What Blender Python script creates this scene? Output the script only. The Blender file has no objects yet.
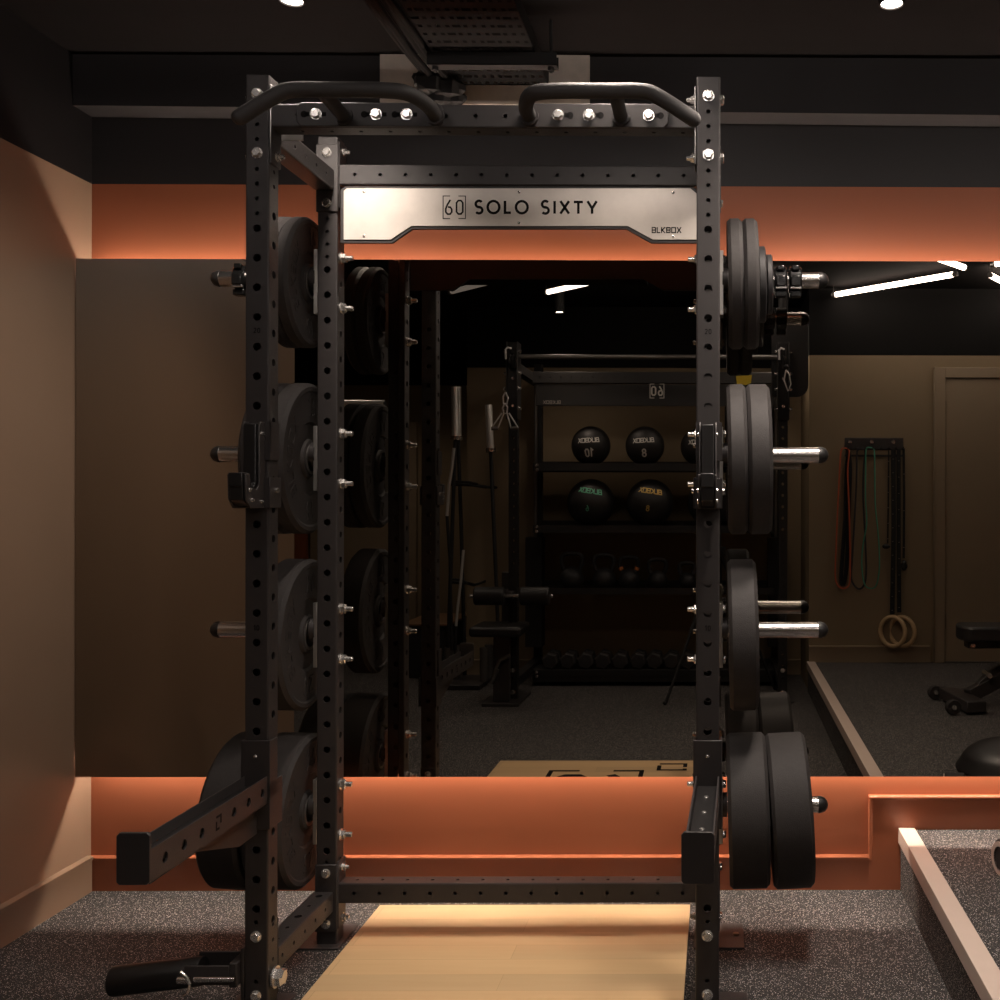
import bpy, bmesh, math, random
from math import sin, cos, pi, radians, sqrt, atan2
from mathutils import Vector, Matrix
random.seed(7)
SC = bpy.context.scene
COL = SC.collection

# ------------------------------------------------------------------ camera
F = 1046.0                      # focal length in pixels of a 1000 px wide frame
YAW = 0.0080; ROLL = 0.0014
PX = 718.0 + F * math.tan(YAW); PY = 500.0
CAMH = 1.325
cam = bpy.data.cameras.new('camera'); camo = bpy.data.objects.new('camera', cam); COL.objects.link(camo)
cam.sensor_fit = 'HORIZONTAL'; cam.sensor_width = 36.0; cam.lens = 36.0 * F / 1000.0
cam.shift_x = -(PX - 500.0) / 1000.0; cam.shift_y = 0.0
cam.clip_start = 0.02; cam.clip_end = 60
camo.matrix_world = Matrix.Translation((0, 0, CAMH)) @ Matrix.Rotation(-YAW, 4, 'Z') @ Matrix.Rotation(radians(90), 4, 'X') @ Matrix.Rotation(ROLL, 4, 'Z')
SC.camera = camo

# ------------------------------------------------------------------ world, exposure, light levels
w = bpy.data.worlds.new('world'); SC.world = w; w.use_nodes = True
w.node_tree.nodes['Background'].inputs[0].default_value = (0.02, 0.018, 0.016, 1)
w.node_tree.nodes['Background'].inputs[1].default_value = 0.3
SC.view_settings.view_transform = 'Standard'; SC.view_settings.look = 'None'
SC.view_settings.gamma = 1.0; SC.view_settings.use_curve_mapping = False
SC.view_settings.exposure = 0.0
try:
    SC.cycles.use_denoising = True
    SC.cycles.use_light_tree = True
    SC.cycles.max_bounces = 10; SC.cycles.diffuse_bounces = 4; SC.cycles.glossy_bounces = 6
    SC.cycles.sample_clamp_indirect = 4.0
except Exception:
    pass
E_TUBE = 33.0        # linear LED battens hung behind the photographer
E_FILL = 40.0         # unseen fill battens, added to light the rack and name plate
W_POST_FILL = 80.0         # unseen downlight, added to light the right front post
E_STRIP = 85.0       # warm LED tape behind the mirror
W_SPOT = 110.0        # cylinder downlights
W_SPOT_REAR = 26.0

def at(px, py, Y):
    """world point at depth Y that the photograph shows at pixel (px, py)"""
    dx = (px - PX); dy = (py - PY)
    x0 = dx + ROLL * dy; y0 = dy - ROLL * dx
    r, u = x0 / F, -y0 / F
    d = Vector((sin(YAW) + r * cos(YAW), cos(YAW) - r * sin(YAW), u))
    t = Y / d.y
    return Vector((d.x * t, Y, CAMH + d.z * t))
def ax(px, Y): return at(px, 500, Y).x
def az(py, Y, px=718): return at(px, py, Y).z

YM = 3.475                       # face of the mirror
def rf(px, py, Yv):
    """the point whose mirror image stands at virtual depth Yv behind pixel (px, py)"""
    p = at(px, py, Yv); return Vector((p.x, 2 * YM - Yv, p.z))
def rx(px, Yv): return rf(px, 500, Yv).x
def rz(py, Yv): return rf(718, py, Yv).z

# ------------------------------------------------------------------ materials
def mat(name, col, rough=0.5, metal=0.0, nscale=0, namt=0.0, bump=0.0, bscale=300, spec=0.5, emit=None, estr=0, coat=0):
    m = bpy.data.materials.new(name); m.use_nodes = True
    nt = m.node_tree; b = nt.nodes['Principled BSDF']
    b.inputs['Base Color'].default_value = (*col, 1)
    b.inputs['Roughness'].default_value = rough; b.inputs['Metallic'].default_value = metal
    b.inputs['Specular IOR Level'].default_value = spec
    if coat: b.inputs['Coat Weight'].default_value = coat
    if emit:
        b.inputs['Emission Color'].default_value = (*emit, 1); b.inputs['Emission Strength'].default_value = estr
    tc = nt.nodes.new('ShaderNodeTexCoord')
    if nscale:
        n = nt.nodes.new('ShaderNodeTexNoise'); n.inputs['Scale'].default_value = nscale; n.inputs['Detail'].default_value = 5
        nt.links.new(tc.outputs['Object'], n.inputs['Vector'])
        mx = nt.nodes.new('ShaderNodeMix'); mx.data_type = 'RGBA'
        mx.inputs[6].default_value = (*[c * (1 - namt) for c in col], 1); mx.inputs[7].default_value = (*[min(1, c * (1 + namt)) for c in col], 1)
        nt.links.new(n.outputs['Fac'], mx.inputs[0]); nt.links.new(mx.outputs[2], b.inputs['Base Color'])
    if bump:
        n2 = nt.nodes.new('ShaderNodeTexNoise'); n2.inputs['Scale'].default_value = bscale; n2.inputs['Detail'].default_value = 3
        nt.links.new(tc.outputs['Object'], n2.inputs['Vector'])
        bp = nt.nodes.new('ShaderNodeBump'); bp.inputs['Strength'].default_value = bump; bp.inputs['Distance'].default_value = 0.002
        nt.links.new(n2.outputs['Fac'], bp.inputs['Height']); nt.links.new(bp.outputs['Normal'], b.inputs['Normal'])
    return m

M = {}
M['powder'] = mat('black_powder_coat', (.033, .0285, .028), .46, 0, 40, .12, .25, 900)
M['handle'] = mat('textured_black_grip', (.030, .027, .026), .58, 0, 0, 0, .5, 700)
M['rubber'] = mat('black_bumper_rubber', (.029, .0255, .0248), .66, 0, 90, .25, .5, 500, spec=.38)
M['plastic'] = mat('black_plastic', (.012, .011, .011), .42, 0, 0, 0, .1, 400)
M['gloss'] = mat('glossy_black_plastic', (.006, .006, .006), .18)
M['rack_black'] = mat('dull_black_rack', (.013, .0115, .011), .5, 0, 40, .1)
M['tray'] = mat('black_tray_steel', (.006, .0055, .0055), .7, spec=.15)
M['dark'] = mat('matt_black', (.010, .009, .009), .7, 0, 30, .15)
M['steel'] = mat('chromed_steel', (.72, .69, .66), .24, 1.0, 60, .06)
M['bar_chrome'] = mat('bright_bar_chrome', (.92, .90, .86), .30, .65)
M['zinc'] = mat('zinc_plated_steel', (.82, .80, .77), 0.27, .92, 200, .1)
M['plate_steel'] = mat('plain_steel_plate', (.55, .53, .50), .45, 1.0, 80, .1)
M['dull_steel'] = mat('dull_grey_steel', (.22, .21, .2), .4, .8, 60, .1)
M['board'] = mat('raw_plasterboard', (.72, .63, .55), .9, 0, 35, .15, .2, 200)
M['ply'] = mat('raw_ply_patch', (.78, .66, .55), .8, 0, 25, .15)
M['beige'] = mat('beige_painted_edge', (.60, .48, .41), .5, 0, 30, .04)
M['upholstery'] = mat('black_vinyl', (.018, .017, .017), .42, 0, 30, .1, .2, 300)
M['ball'] = mat('black_ball_rubber', (.020, .018, .018), .52, 0, 60, .15, .3, 300)
M['iron'] = mat('black_cast_iron', (.022, .021, .022), .5, 0, 80, .15, .3, 200)
M['white_ink'] = mat('white_print', (.75, .72, .68), .6)
M['grey_ink'] = mat('grey_print', (.30, .27, .25), .6)
M['green_ink'] = mat('green_print', (.15, .55, .35), .6)
M['yellow_ink'] = mat('yellow_print', (.75, .50, .12), .6)
M['orange_ink'] = mat('orange_paint_band', (.70, .22, .06), .6)
M['etch'] = mat('black_lettering', (.006, .005, .005), .7, spec=.15)
M['yellow'] = mat('yellow_label', (.75, .55, .03), .6)
M['red_band'] = mat('red_latex', (.50, .10, .04), .6)
M['green_band'] = mat('green_latex', (.07, .33, .22), .6)
M['grey_band'] = mat('charcoal_latex', (.035, .032, .04), .6)
M['black_band'] = mat('black_latex', (.010, .010, .013), .6)
M['ringwood'] = mat('birch_ring', (.55, .38, .21), .5, 0, 60, .1)
M['webbing'] = mat('black_webbing', (.010, .010, .010), .8)
M['ceiling'] = mat('black_ceiling_paint', (.013, .0115, .0115), .95, 0, 8, .15, spec=.06)
M['blackwall'] = mat('black_wall_paint', (.024, .021, .022), .65, 0, 6, .1)
M['olive_door'] = mat('olive_brown_gloss', (.29, .222, .150), .4, 0, 6, .06)
M['hinge'] = mat('bronze_hinge', (.25, .2, .14), .35, .8)
M['tube_on'] = mat('lit_diffuser', (.9, .9, .9), .4, 0, emit=(1.0, .88, .80), estr=E_TUBE)
M['tube_fill'] = mat('fill_diffuser', (.9, .9, .9), .4, 0, emit=(1.0, .88, .82), estr=E_FILL)
M['tube_dim'] = mat('half_lit_diffuser', (.9, .9, .9), .4, 0, emit=(1.0, .88, .80), estr=10)
M['tube_off'] = mat('faint_diffuser', (.6, .6, .6), .4, 0, emit=(1.0, .88, .80), estr=.25)
M['strip_on'] = mat('lit_led_tape', (.9, .9, .9), .4, 0, emit=(1.0, .82, .68), estr=E_STRIP)
M['strip_low'] = mat('lit_led_tape_lower', (.9, .9, .9), .4, 0, emit=(1.0, .82, .68), estr=E_STRIP * 1.5)
M['spot_on'] = mat('lit_lamp_face', (.9, .9, .9), .4, 0, emit=(1.0, .86, .74), estr=30)
M['plug'] = mat('black_fixing_plug', (.02, .018, .017), .4)

def wall_paint(name, lower, upper, zsplit, rough=.5, spec=.4):
    m = mat(name, lower, rough, spec=spec); nt = m.node_tree; b = nt.nodes['Principled BSDF']
    g = nt.nodes.new('ShaderNodeNewGeometry'); sp = nt.nodes.new('ShaderNodeSeparateXYZ'); nt.links.new(g.outputs['Position'], sp.inputs[0])
    gt = nt.nodes.new('ShaderNodeMath'); gt.operation = 'GREATER_THAN'; gt.inputs[1].default_value = zsplit
    nt.links.new(sp.outputs['Z'], gt.inputs[0])
    n = nt.nodes.new('ShaderNodeTexNoise'); n.inputs['Scale'].default_value = 3; n.inputs['Detail'].default_value = 4
    nt.links.new(g.outputs['Position'], n.inputs['Vector'])
    v = nt.nodes.new('ShaderNodeMix'); v.data_type = 'RGBA'
    v.inputs[6].default_value = (*[c * .93 for c in lower], 1); v.inputs[7].default_value = (*[c * 1.07 for c in lower], 1)
    nt.links.new(n.outputs['Fac'], v.inputs[0])
    mx = nt.nodes.new('ShaderNodeMix'); mx.data_type = 'RGBA'; mx.inputs[7].default_value = (*upper, 1)
    nt.links.new(v.outputs[2], mx.inputs[6]); nt.links.new(gt.outputs[0], mx.inputs[0]); nt.links.new(mx.outputs[2], b.inputs['Base Color'])
    n2 = nt.nodes.new('ShaderNodeTexNoise'); n2.inputs['Scale'].default_value = 250
    nt.links.new(g.outputs['Position'], n2.inputs['Vector'])
    bp = nt.nodes.new('ShaderNodeBump'); bp.inputs['Strength'].default_value = .08; bp.inputs['Distance'].default_value = .002
    nt.links.new(n2.outputs['Fac'], bp.inputs['Height']); nt.links.new(bp.outputs['Normal'], b.inputs['Normal'])
    return m
BLK = (.024, .0215, .0222)
M['wall_orange'] = wall_paint('terracotta_wall_paint', (.345, .107, .050), BLK, 2.395, .42)
M['skirt_orange'] = mat('terracotta_gloss', (.345, .107, .050), .24, 0, 5, .05)
M['wall_brown'] = wall_paint('brown_wall_paint', (.245, .162, .108), (.010, .009, .0095), 2.395, .45)
M['skirt_brown'] = mat('brown_gloss', (.245, .162, .108), .4, 0, 5, .05)
M['wall_olive'] = wall_paint('olive_brown_wall_paint', (.255, .195, .126), (.007, .0065, .0065), 2.327, .7, .12)

def speckle(name):
    m = mat(name, (.02, .02, .02), .75); nt = m.node_tree; b = nt.nodes['Principled BSDF']
    g = nt.nodes.new('ShaderNodeNewGeometry')
    def flecks(scale, thr, seed):
        v = nt.nodes.new('ShaderNodeTexVoronoi'); v.inputs['Scale'].default_value = scale
        mp = nt.nodes.new('ShaderNodeMapping'); mp.inputs['Location'].default_value = (seed, seed * 1.7, seed * .3)
        nt.links.new(g.outputs['Position'], mp.inputs[0]); nt.links.new(mp.outputs[0], v.inputs['Vector'])
        s = nt.nodes.new('ShaderNodeSeparateColor'); nt.links.new(v.outputs['Color'], s.inputs[0])
        a = nt.nodes.new('ShaderNodeMath'); a.operation = 'GREATER_THAN'; a.inputs[1].default_value = thr
        nt.links.new(s.outputs[0], a.inputs[0])
        d = nt.nodes.new('ShaderNodeMath'); d.operation = 'LESS_THAN'; d.inputs[1].default_value = .46
        nt.links.new(v.outputs['Distance'], d.inputs[0])
        mu = nt.nodes.new('ShaderNodeMath'); mu.operation = 'MULTIPLY'
        nt.links.new(a.outputs[0], mu.inputs[0]); nt.links.new(d.outputs[0], mu.inputs[1])
        return mu, s
    f1, s1 = flecks(390, .86, 3.1); f2, s2 = flecks(680, .84, 8.3)
    base = nt.nodes.new('ShaderNodeTexNoise'); base.inputs['Scale'].default_value = 120; nt.links.new(g.outputs['Position'], base.inputs['Vector'])
    c0 = nt.nodes.new('ShaderNodeMix'); c0.data_type = 'RGBA'; c0.inputs[6].default_value = (.008, .0075, .0075, 1); c0.inputs[7].default_value = (.025, .023, .023, 1)
    nt.links.new(base.outputs['Fac'], c0.inputs[0])
    rampc = nt.nodes.new('ShaderNodeMix'); rampc.data_type = 'RGBA'; rampc.inputs[6].default_value = (.88, .85, .85, 1); rampc.inputs[7].default_value = (.62, .52, .42, 1)
    nt.links.new(s1.outputs[1], rampc.inputs[0])
    c1 = nt.nodes.new('ShaderNodeMix'); c1.data_type = 'RGBA'; nt.links.new(f2.outputs[0], c1.inputs[0]); nt.links.new(c0.outputs[2], c1.inputs[6]); c1.inputs[7].default_value = (.22, .20, .19, 1)
    c2 = nt.nodes.new('ShaderNodeMix'); c2.data_type = 'RGBA'; nt.links.new(f1.outputs[0], c2.inputs[0]); nt.links.new(c1.outputs[2], c2.inputs[6]); nt.links.new(rampc.outputs[2], c2.inputs[7])
    nt.links.new(c2.outputs[2], b.inputs['Base Color'])
    bp = nt.nodes.new('ShaderNodeBump'); bp.inputs['Strength'].default_value = .3; bp.inputs['Distance'].default_value = .002
    nt.links.new(base.outputs['Fac'], bp.inputs['Height']); nt.links.new(bp.outputs['Normal'], b.inputs['Normal'])
    return m
M['floor'] = speckle('speckled_rubber_floor')

def wood(name, c1, c2, plank, axis_x=True, rough=.45):
    m = mat(name, c1, rough); nt = m.node_tree; b = nt.nodes['Principled BSDF']
    tc = nt.nodes.new('ShaderNodeTexCoord'); mp = nt.nodes.new('ShaderNodeMapping')
    mp.inputs['Scale'].default_value = (1.2, 14, 14) if axis_x else (14, 1.2, 14)
    nt.links.new(tc.outputs['Object'], mp.inputs[0])
    n = nt.nodes.new('ShaderNodeTexNoise'); n.inputs['Scale'].default_value = 2.2; n.inputs['Detail'].default_value = 6; nt.links.new(mp.outputs[0], n.inputs['Vector'])
    br = nt.nodes.new('ShaderNodeTexBrick'); br.offset = .37; br.inputs['Scale'].default_value = 1
    br.inputs['Brick Width'].default_value = 1.3; br.inputs['Row Height'].default_value = plank; br.inputs['Mortar Size'].default_value = .0006
    br.inputs['Color1'].default_value = (.9, .9, .9, 1); br.inputs['Color2'].default_value = (1.08, 1.06, 1.02, 1); br.inputs['Mortar'].default_value = (.72, .68, .62, 1)
    nt.links.new(tc.outputs['Object'], br.inputs['Vector'])
    mx = nt.nodes.new('ShaderNodeMix'); mx.data_type = 'RGBA'; mx.inputs[6].default_value = (*c1, 1); mx.inputs[7].default_value = (*c2, 1)
    nt.links.new(n.outputs['Fac'], mx.inputs[0])
    mu = nt.nodes.new('ShaderNodeMix'); mu.data_type = 'RGBA'; mu.blend_type = 'MULTIPLY'; mu.inputs[0].default_value = 1
    nt.links.new(mx.outputs[2], mu.inputs[6]); nt.links.new(br.outputs['Color'], mu.inputs[7]); nt.links.new(mu.outputs[2], b.inputs['Base Color'])
    return m
M['platform'] = wood('pale_oak_platform', (.70, .50, .28), (.60, .40, .21), .095)
M['boxwood'] = wood('brown_ply_top', (.22, .12, .06), (.15, .08, .04), 2.0)

def brushed(name):
    m = mat(name, (.80, .73, .66), .36, 1.0); nt = m.node_tree; b = nt.nodes['Principled BSDF']
    tc = nt.nodes.new('ShaderNodeTexCoord')
    n = nt.nodes.new('ShaderNodeTexNoise'); n.inputs['Scale'].default_value = 7; n.inputs['Detail'].default_value = 9; n.inputs['Roughness'].default_value = .65
    nt.links.new(tc.outputs['Object'], n.inputs['Vector'])
    mx = nt.nodes.new('ShaderNodeMix'); mx.data_type = 'RGBA'; mx.inputs[6].default_value = (.50, .455, .415, 1); mx.inputs[7].default_value = (.84, .78, .72, 1)
    nt.links.new(n.outputs['Fac'], mx.inputs[0]); nt.links.new(mx.outputs[2], b.inputs['Base Color'])
    r = nt.nodes.new('ShaderNodeMapRange'); r.inputs[3].default_value = .38; r.inputs[4].default_value = .52
    nt.links.new(n.outputs['Fac'], r.inputs[0]); nt.links.new(r.outputs[0], b.inputs['Roughness'])
    b.inputs['Metallic'].default_value = .42
    return m
M['brushed'] = brushed('clear_coated_raw_steel')

def mirror_mat():
    m = bpy.data.materials.new('bronze_tinted_mirror'); m.use_nodes = True; nt = m.node_tree
    for n in list(nt.nodes): nt.nodes.remove(n)
    o = nt.nodes.new('ShaderNodeOutputMaterial'); g = nt.nodes.new('ShaderNodeBsdfGlossy')
    g.inputs['Color'].default_value = (.39, .362, .322, 1); g.inputs['Roughness'].default_value = 0.0
    nt.links.new(g.outputs[0], o.inputs[0]); return m
M['mirror'] = mirror_mat()

# ------------------------------------------------------------------ mesh builder
ORG = {}
class MB:
    def __init__(s): s.v = []; s.f = []
    def add(s, vs, fs):
        n = len(s.v); s.v += [Vector(v) for v in vs]; s.f += [tuple(i + n for i in f) for f in fs]; return s
    def box(s, c, d, R=None):
        hx, hy, hz = d[0] / 2, d[1] / 2, d[2] / 2
        vs = [Vector((x, y, z)) for z in (-hz, hz) for y in (-hy, hy) for x in (-hx, hx)]
        if R: vs = [R @ v for v in vs]
        c = Vector(c)
        return s.add([v + c for v in vs], [(0, 2, 3, 1), (4, 5, 7, 6), (0, 1, 5, 4), (2, 6, 7, 3), (0, 4, 6, 2), (1, 3, 7, 5)])
    def span(s, x0, x1, y0, y1, z0, z1):
        return s.box(((x0 + x1) / 2, (y0 + y1) / 2, (z0 + z1) / 2), (abs(x1 - x0), abs(y1 - y0), abs(z1 - z0)))
    def cyl(s, p, q, r, n=20, r2=None, cap=True):
        p, q = Vector(p), Vector(q); a = (q - p).normalized(); u = a.orthogonal().normalized(); v = a.cross(u)
        r2 = r if r2 is None else r2
        vs = [p + (u * cos(2 * pi * i / n) + v * sin(2 * pi * i / n)) * r for i in range(n)] + [q + (u * cos(2 * pi * i / n) + v * sin(2 * pi * i / n)) * r2 for i in range(n)]
        fs = [(i, (i + 1) % n, n + (i + 1) % n, n + i) for i in range(n)]
        if cap: fs += [tuple(reversed(range(n))), tuple(range(n, 2 * n))]
        return s.add(vs, fs)
    def tube(s, pts, r, n=12, closed=False, flat=None):
        """swept circle (or flat w x t strip when flat=(w,t,normal))"""
        pts = [Vector(p) for p in pts]; m = len(pts); vs = []; prev = None
        for i, p in enumerate(pts):
            if closed: t = pts[(i + 1) % m] - pts[i - 1]
            else: t = pts[min(i + 1, m - 1)] - pts[max(i - 1, 0)]
            t.normalize()
            if flat is not None:
                nn = Vector(flat[2]); u = t.cross(nn); u = (u if u.length > 1e-4 else t.orthogonal()).normalized(); v = u.cross(t).normalized()
                vs += [p + u * (a * flat[0] / 2) + v * (b * flat[1] / 2) for a, b in ((-1, -1), (1, -1), (1, 1), (-1, 1))]
            else:
                u = (prev - t * prev.dot(t)) if prev is not None else t.orthogonal()
                if u.length < 1e-5: u = t.orthogonal()
                u.normalize(); prev = u; v = t.cross(u)
                vs += [p + (u * cos(2 * pi * k / n) + v * sin(2 * pi * k / n)) * r for k in range(n)]
        k = 4 if flat is not None else n
        fs = []
        for i in range(m if closed else m - 1):
            j = (i + 1) % m
            fs += [(i * k + a, i * k + (a + 1) % k, j * k + (a + 1) % k, j * k + a) for a in range(k)]
        if not closed: fs += [tuple(reversed(range(k))), tuple(range((m - 1) * k, m * k))]
        return s.add(vs, fs)
    def lathe(s, prof, o, a, n=32, close=True):
        """profile [(axial, radius)] turned about axis a through o"""
        o = Vector(o); a = Vector(a).normalized(); u = a.orthogonal().normalized(); v = a.cross(u); vs = []
        for (h, r) in prof: vs += [o + a * h + (u * cos(2 * pi * i / n) + v * sin(2 * pi * i / n)) * r for i in range(n)]
        fs = []
        for k in range(len(prof) - 1): fs += [(k * n + i, k * n + (i + 1) % n, (k + 1) * n + (i + 1) % n, (k + 1) * n + i) for i in range(n)]
        if close: fs += [tuple(reversed(range(n))), tuple(range((len(prof) - 1) * n, len(prof) * n))]
        return s.add(vs, fs)
    def prism(s, pts, d):
        pts = [Vector(p) for p in pts]; d = Vector(d); n = len(pts)
        return s.add(pts + [p + d for p in pts], [tuple(reversed(range(n))), tuple(range(n, 2 * n))] + [(i, (i + 1) % n, n + (i + 1) % n, n + i) for i in range(n)])
    def sphere(s, c, r, nu=24, nv=14, sc=(1, 1, 1), bumps=0):
        c = Vector(c); vs = []; rnd = random.Random(3)
        for j in range(1, nv):
            t = pi * j / nv
            for i in range(nu):
                k = 1 + (rnd.uniform(-bumps, bumps) if bumps else 0)
                p = 2 * pi * i / nu; vs.append(c + Vector((sin(t) * cos(p) * r * sc[0] * k, sin(t) * sin(p) * r * sc[1] * k, cos(t) * r * sc[2] * k)))
        top = len(vs); vs += [c + Vector((0, 0, r * sc[2])), c - Vector((0, 0, r * sc[2]))]
        fs = []
        for j in range(nv - 2): fs += [(j * nu + i, (j + 1) * nu + i, (j + 1) * nu + (i + 1) % nu, j * nu + (i + 1) % nu) for i in range(nu)]
        fs += [(top, i, (i + 1) % nu) for i in range(nu)]; b = (nv - 2) * nu
        fs += [(top + 1, b + (i + 1) % nu, b + i) for i in range(nu)]
        return s.add(vs, fs)
    def holed(s, o, t, c, n, L, wd, holes, thick=.004):
        """flat strip: origin o (start, centre of width), along t, width along c, facing n, round holes [(pos, r)]"""
        o, t, c, n = Vector(o), Vector(t), Vector(c), Vector(n); P = lambda a, b, d=0: o + t * a + c * b - n * d
        hs = sorted(h for h in holes if h[1] < h[0] < L - h[1]); pos = 0.0
        for i, (h, r) in enumerate(hs):
            lo = max(pos, h - wd * .6); hi = min(h + wd * .6, L if i + 1 == len(hs) else (h + hs[i + 1][0]) / 2)
            if lo > pos + 1e-6: s.add([P(pos, -wd / 2), P(lo, -wd / 2), P(lo, wd / 2), P(pos, wd / 2)], [(0, 1, 2, 3)])
            per = []
            for k in range(4): per.append((lo + (hi - lo) * k / 4, -wd / 2))
            for k in range(4): per.append((hi, -wd / 2 + wd * k / 4))
            for k in range(4): per.append((hi - (hi - lo) * k / 4, wd / 2))
            for k in range(4): per.append((lo, wd / 2 - wd * k / 4))
            vs = [P(a, b) for a, b in per]
            cir = []
            for a, b in per:
                an = atan2(b / wd, (a - h) / max(hi - lo, 1e-6)); cir.append((h + r * cos(an), r * sin(an)))
            vs += [P(a, b) for a, b in cir] + [P(a, b, thick) for a, b in cir]
            fs = []
            for k in range(16):
                j = (k + 1) % 16; fs += [(k, j, 16 + j, 16 + k), (16 + k, 16 + j, 32 + j, 32 + k)]
            s.add(vs, fs); pos = hi
        if pos < L - 1e-6: s.add([P(pos, -wd / 2), P(L, -wd / 2), P(L, wd / 2), P(pos, wd / 2)], [(0, 1, 2, 3)])
        return s
    def rail(s, o, t, u, L, wu, wv, hp=(), hm=(), vp=(), vm=(), ch=.004, caps=True):
        """square section bar from o along t; holes on faces +u,-u (width wv) and +v,-v (width wu)"""
        o, t, u = Vector(o), Vector(t).normalized(), Vector(u).normalized(); v = t.cross(u)
        s.holed(o + u * wu / 2, t, v, u, L, wv - 2 * ch, hp); s.holed(o - u * wu / 2, t, -v, -u, L, wv - 2 * ch, hm)
        s.holed(o + v * wv / 2, t, -u, v, L, wu - 2 * ch, vp); s.holed(o - v * wv / 2, t, u, -v, L, wu - 2 * ch, vm)
        for a in (-1, 1):
            for b in (-1, 1):
                p = o + u * a * wu / 2 + v * b * (wv / 2 - ch); q = o + u * a * (wu / 2 - ch) + v * b * wv / 2
                m_ = o + u * a * (wu / 2 - ch * .3) + v * b * (wv / 2 - ch * .3)
                s.add([p, p + t * L, m_ + t * L, m_, q, q + t * L], [(0, 1, 2, 3), (3, 2, 5, 4)])
        if caps:
            for e in (0, L):
                c_ = o + t * e; ring = []
                for a, b in ((1, 1), (-1, 1), (-1, -1), (1, -1)):
                    A = u * a * wu / 2 + v * b * (wv / 2 - ch); B = u * a * (wu / 2 - ch) + v * b * wv / 2
                    ring += [A, B] if a * b > 0 else [B, A]
                s.add([c_ + r for r in ring], [tuple(range(8))])
        return s
    def build(s, name, m, parent=None, origin=None, bevel=0, smooth=True, ang=35):
        me = bpy.data.meshes.new(name)
        if parent is not None: org = ORG[parent.name]
        elif origin is not None: org = Vector(origin)
        else:
            xs = [v.x for v in s.v]; ys = [v.y for v in s.v]; zs = [v.z for v in s.v]
            org = Vector(((min(xs) + max(xs)) / 2, (min(ys) + max(ys)) / 2, min(zs)))
        me.from_pydata([v - org for v in s.v], [], s.f)
        bm = bmesh.new(); bm.from_mesh(me); bmesh.ops.remove_doubles(bm, verts=bm.verts, dist=1e-5)
        bmesh.ops.recalc_face_normals(bm, faces=bm.faces); bm.to_mesh(me); bm.free()
        if smooth:
            me.polygons.foreach_set('use_smooth', [True] * len(me.polygons)); me.set_sharp_from_angle(angle=radians(ang))
        me.materials.append(m)
        o = bpy.data.objects.new(name, me); COL.objects.link(o); ORG[o.name] = org
        if parent is None: o.location = org
        else: o.parent = parent
        if bevel:
            b = o.modifiers.new('bevel', 'BEVEL'); b.width = bevel; b.segments = 2; b.limit_method = 'ANGLE'; b.angle_limit = radians(40)
        return o

def tag(o, label, cat, group=None, kind=None):
    o['label'] = label; o['category'] = cat
    if group: o['group'] = group
    if kind: o['kind'] = kind
    return o
def thing(name, loc, label, cat, group=None):
    o = bpy.data.objects.new(name, None); COL.objects.link(o); o.location = loc; o.empty_display_size = .1
    ORG[o.name] = Vector(loc); return tag(o, label, cat, group)
def struct(name, mb, m, **k):
    o = mb.build(name, m, **k); o['kind'] = 'structure'; return o
def dup(o, loc, label, group=None, parent=None, lab_mat=None):
    c = o.copy(); COL.objects.link(c)
    if parent is None: c.location = loc; c['label'] = label; ORG[c.name] = Vector(loc)
    else: c.parent = parent
    if group: c['group'] = group
    for ch in [x for x in bpy.data.objects if x.parent == o]:
        dup(ch, None, None, None, c)
    return c
def put(o, name, parent, loc, zdir=(0, 0, 1), spin=0):
    """one more copy of a small mesh (bolt, nut) under parent; loc in world space"""
    c = o.copy(); c.name = name; COL.objects.link(c); c.parent = parent
    c.matrix_local = Matrix.Translation(Vector(loc) - ORG[parent.name]) @ Vector(zdir).to_track_quat('Z', 'Y').to_matrix().to_4x4() @ Matrix.Rotation(spin, 4, 'Z')
    ORG[c.name] = ORG[parent.name]; return c

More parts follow.
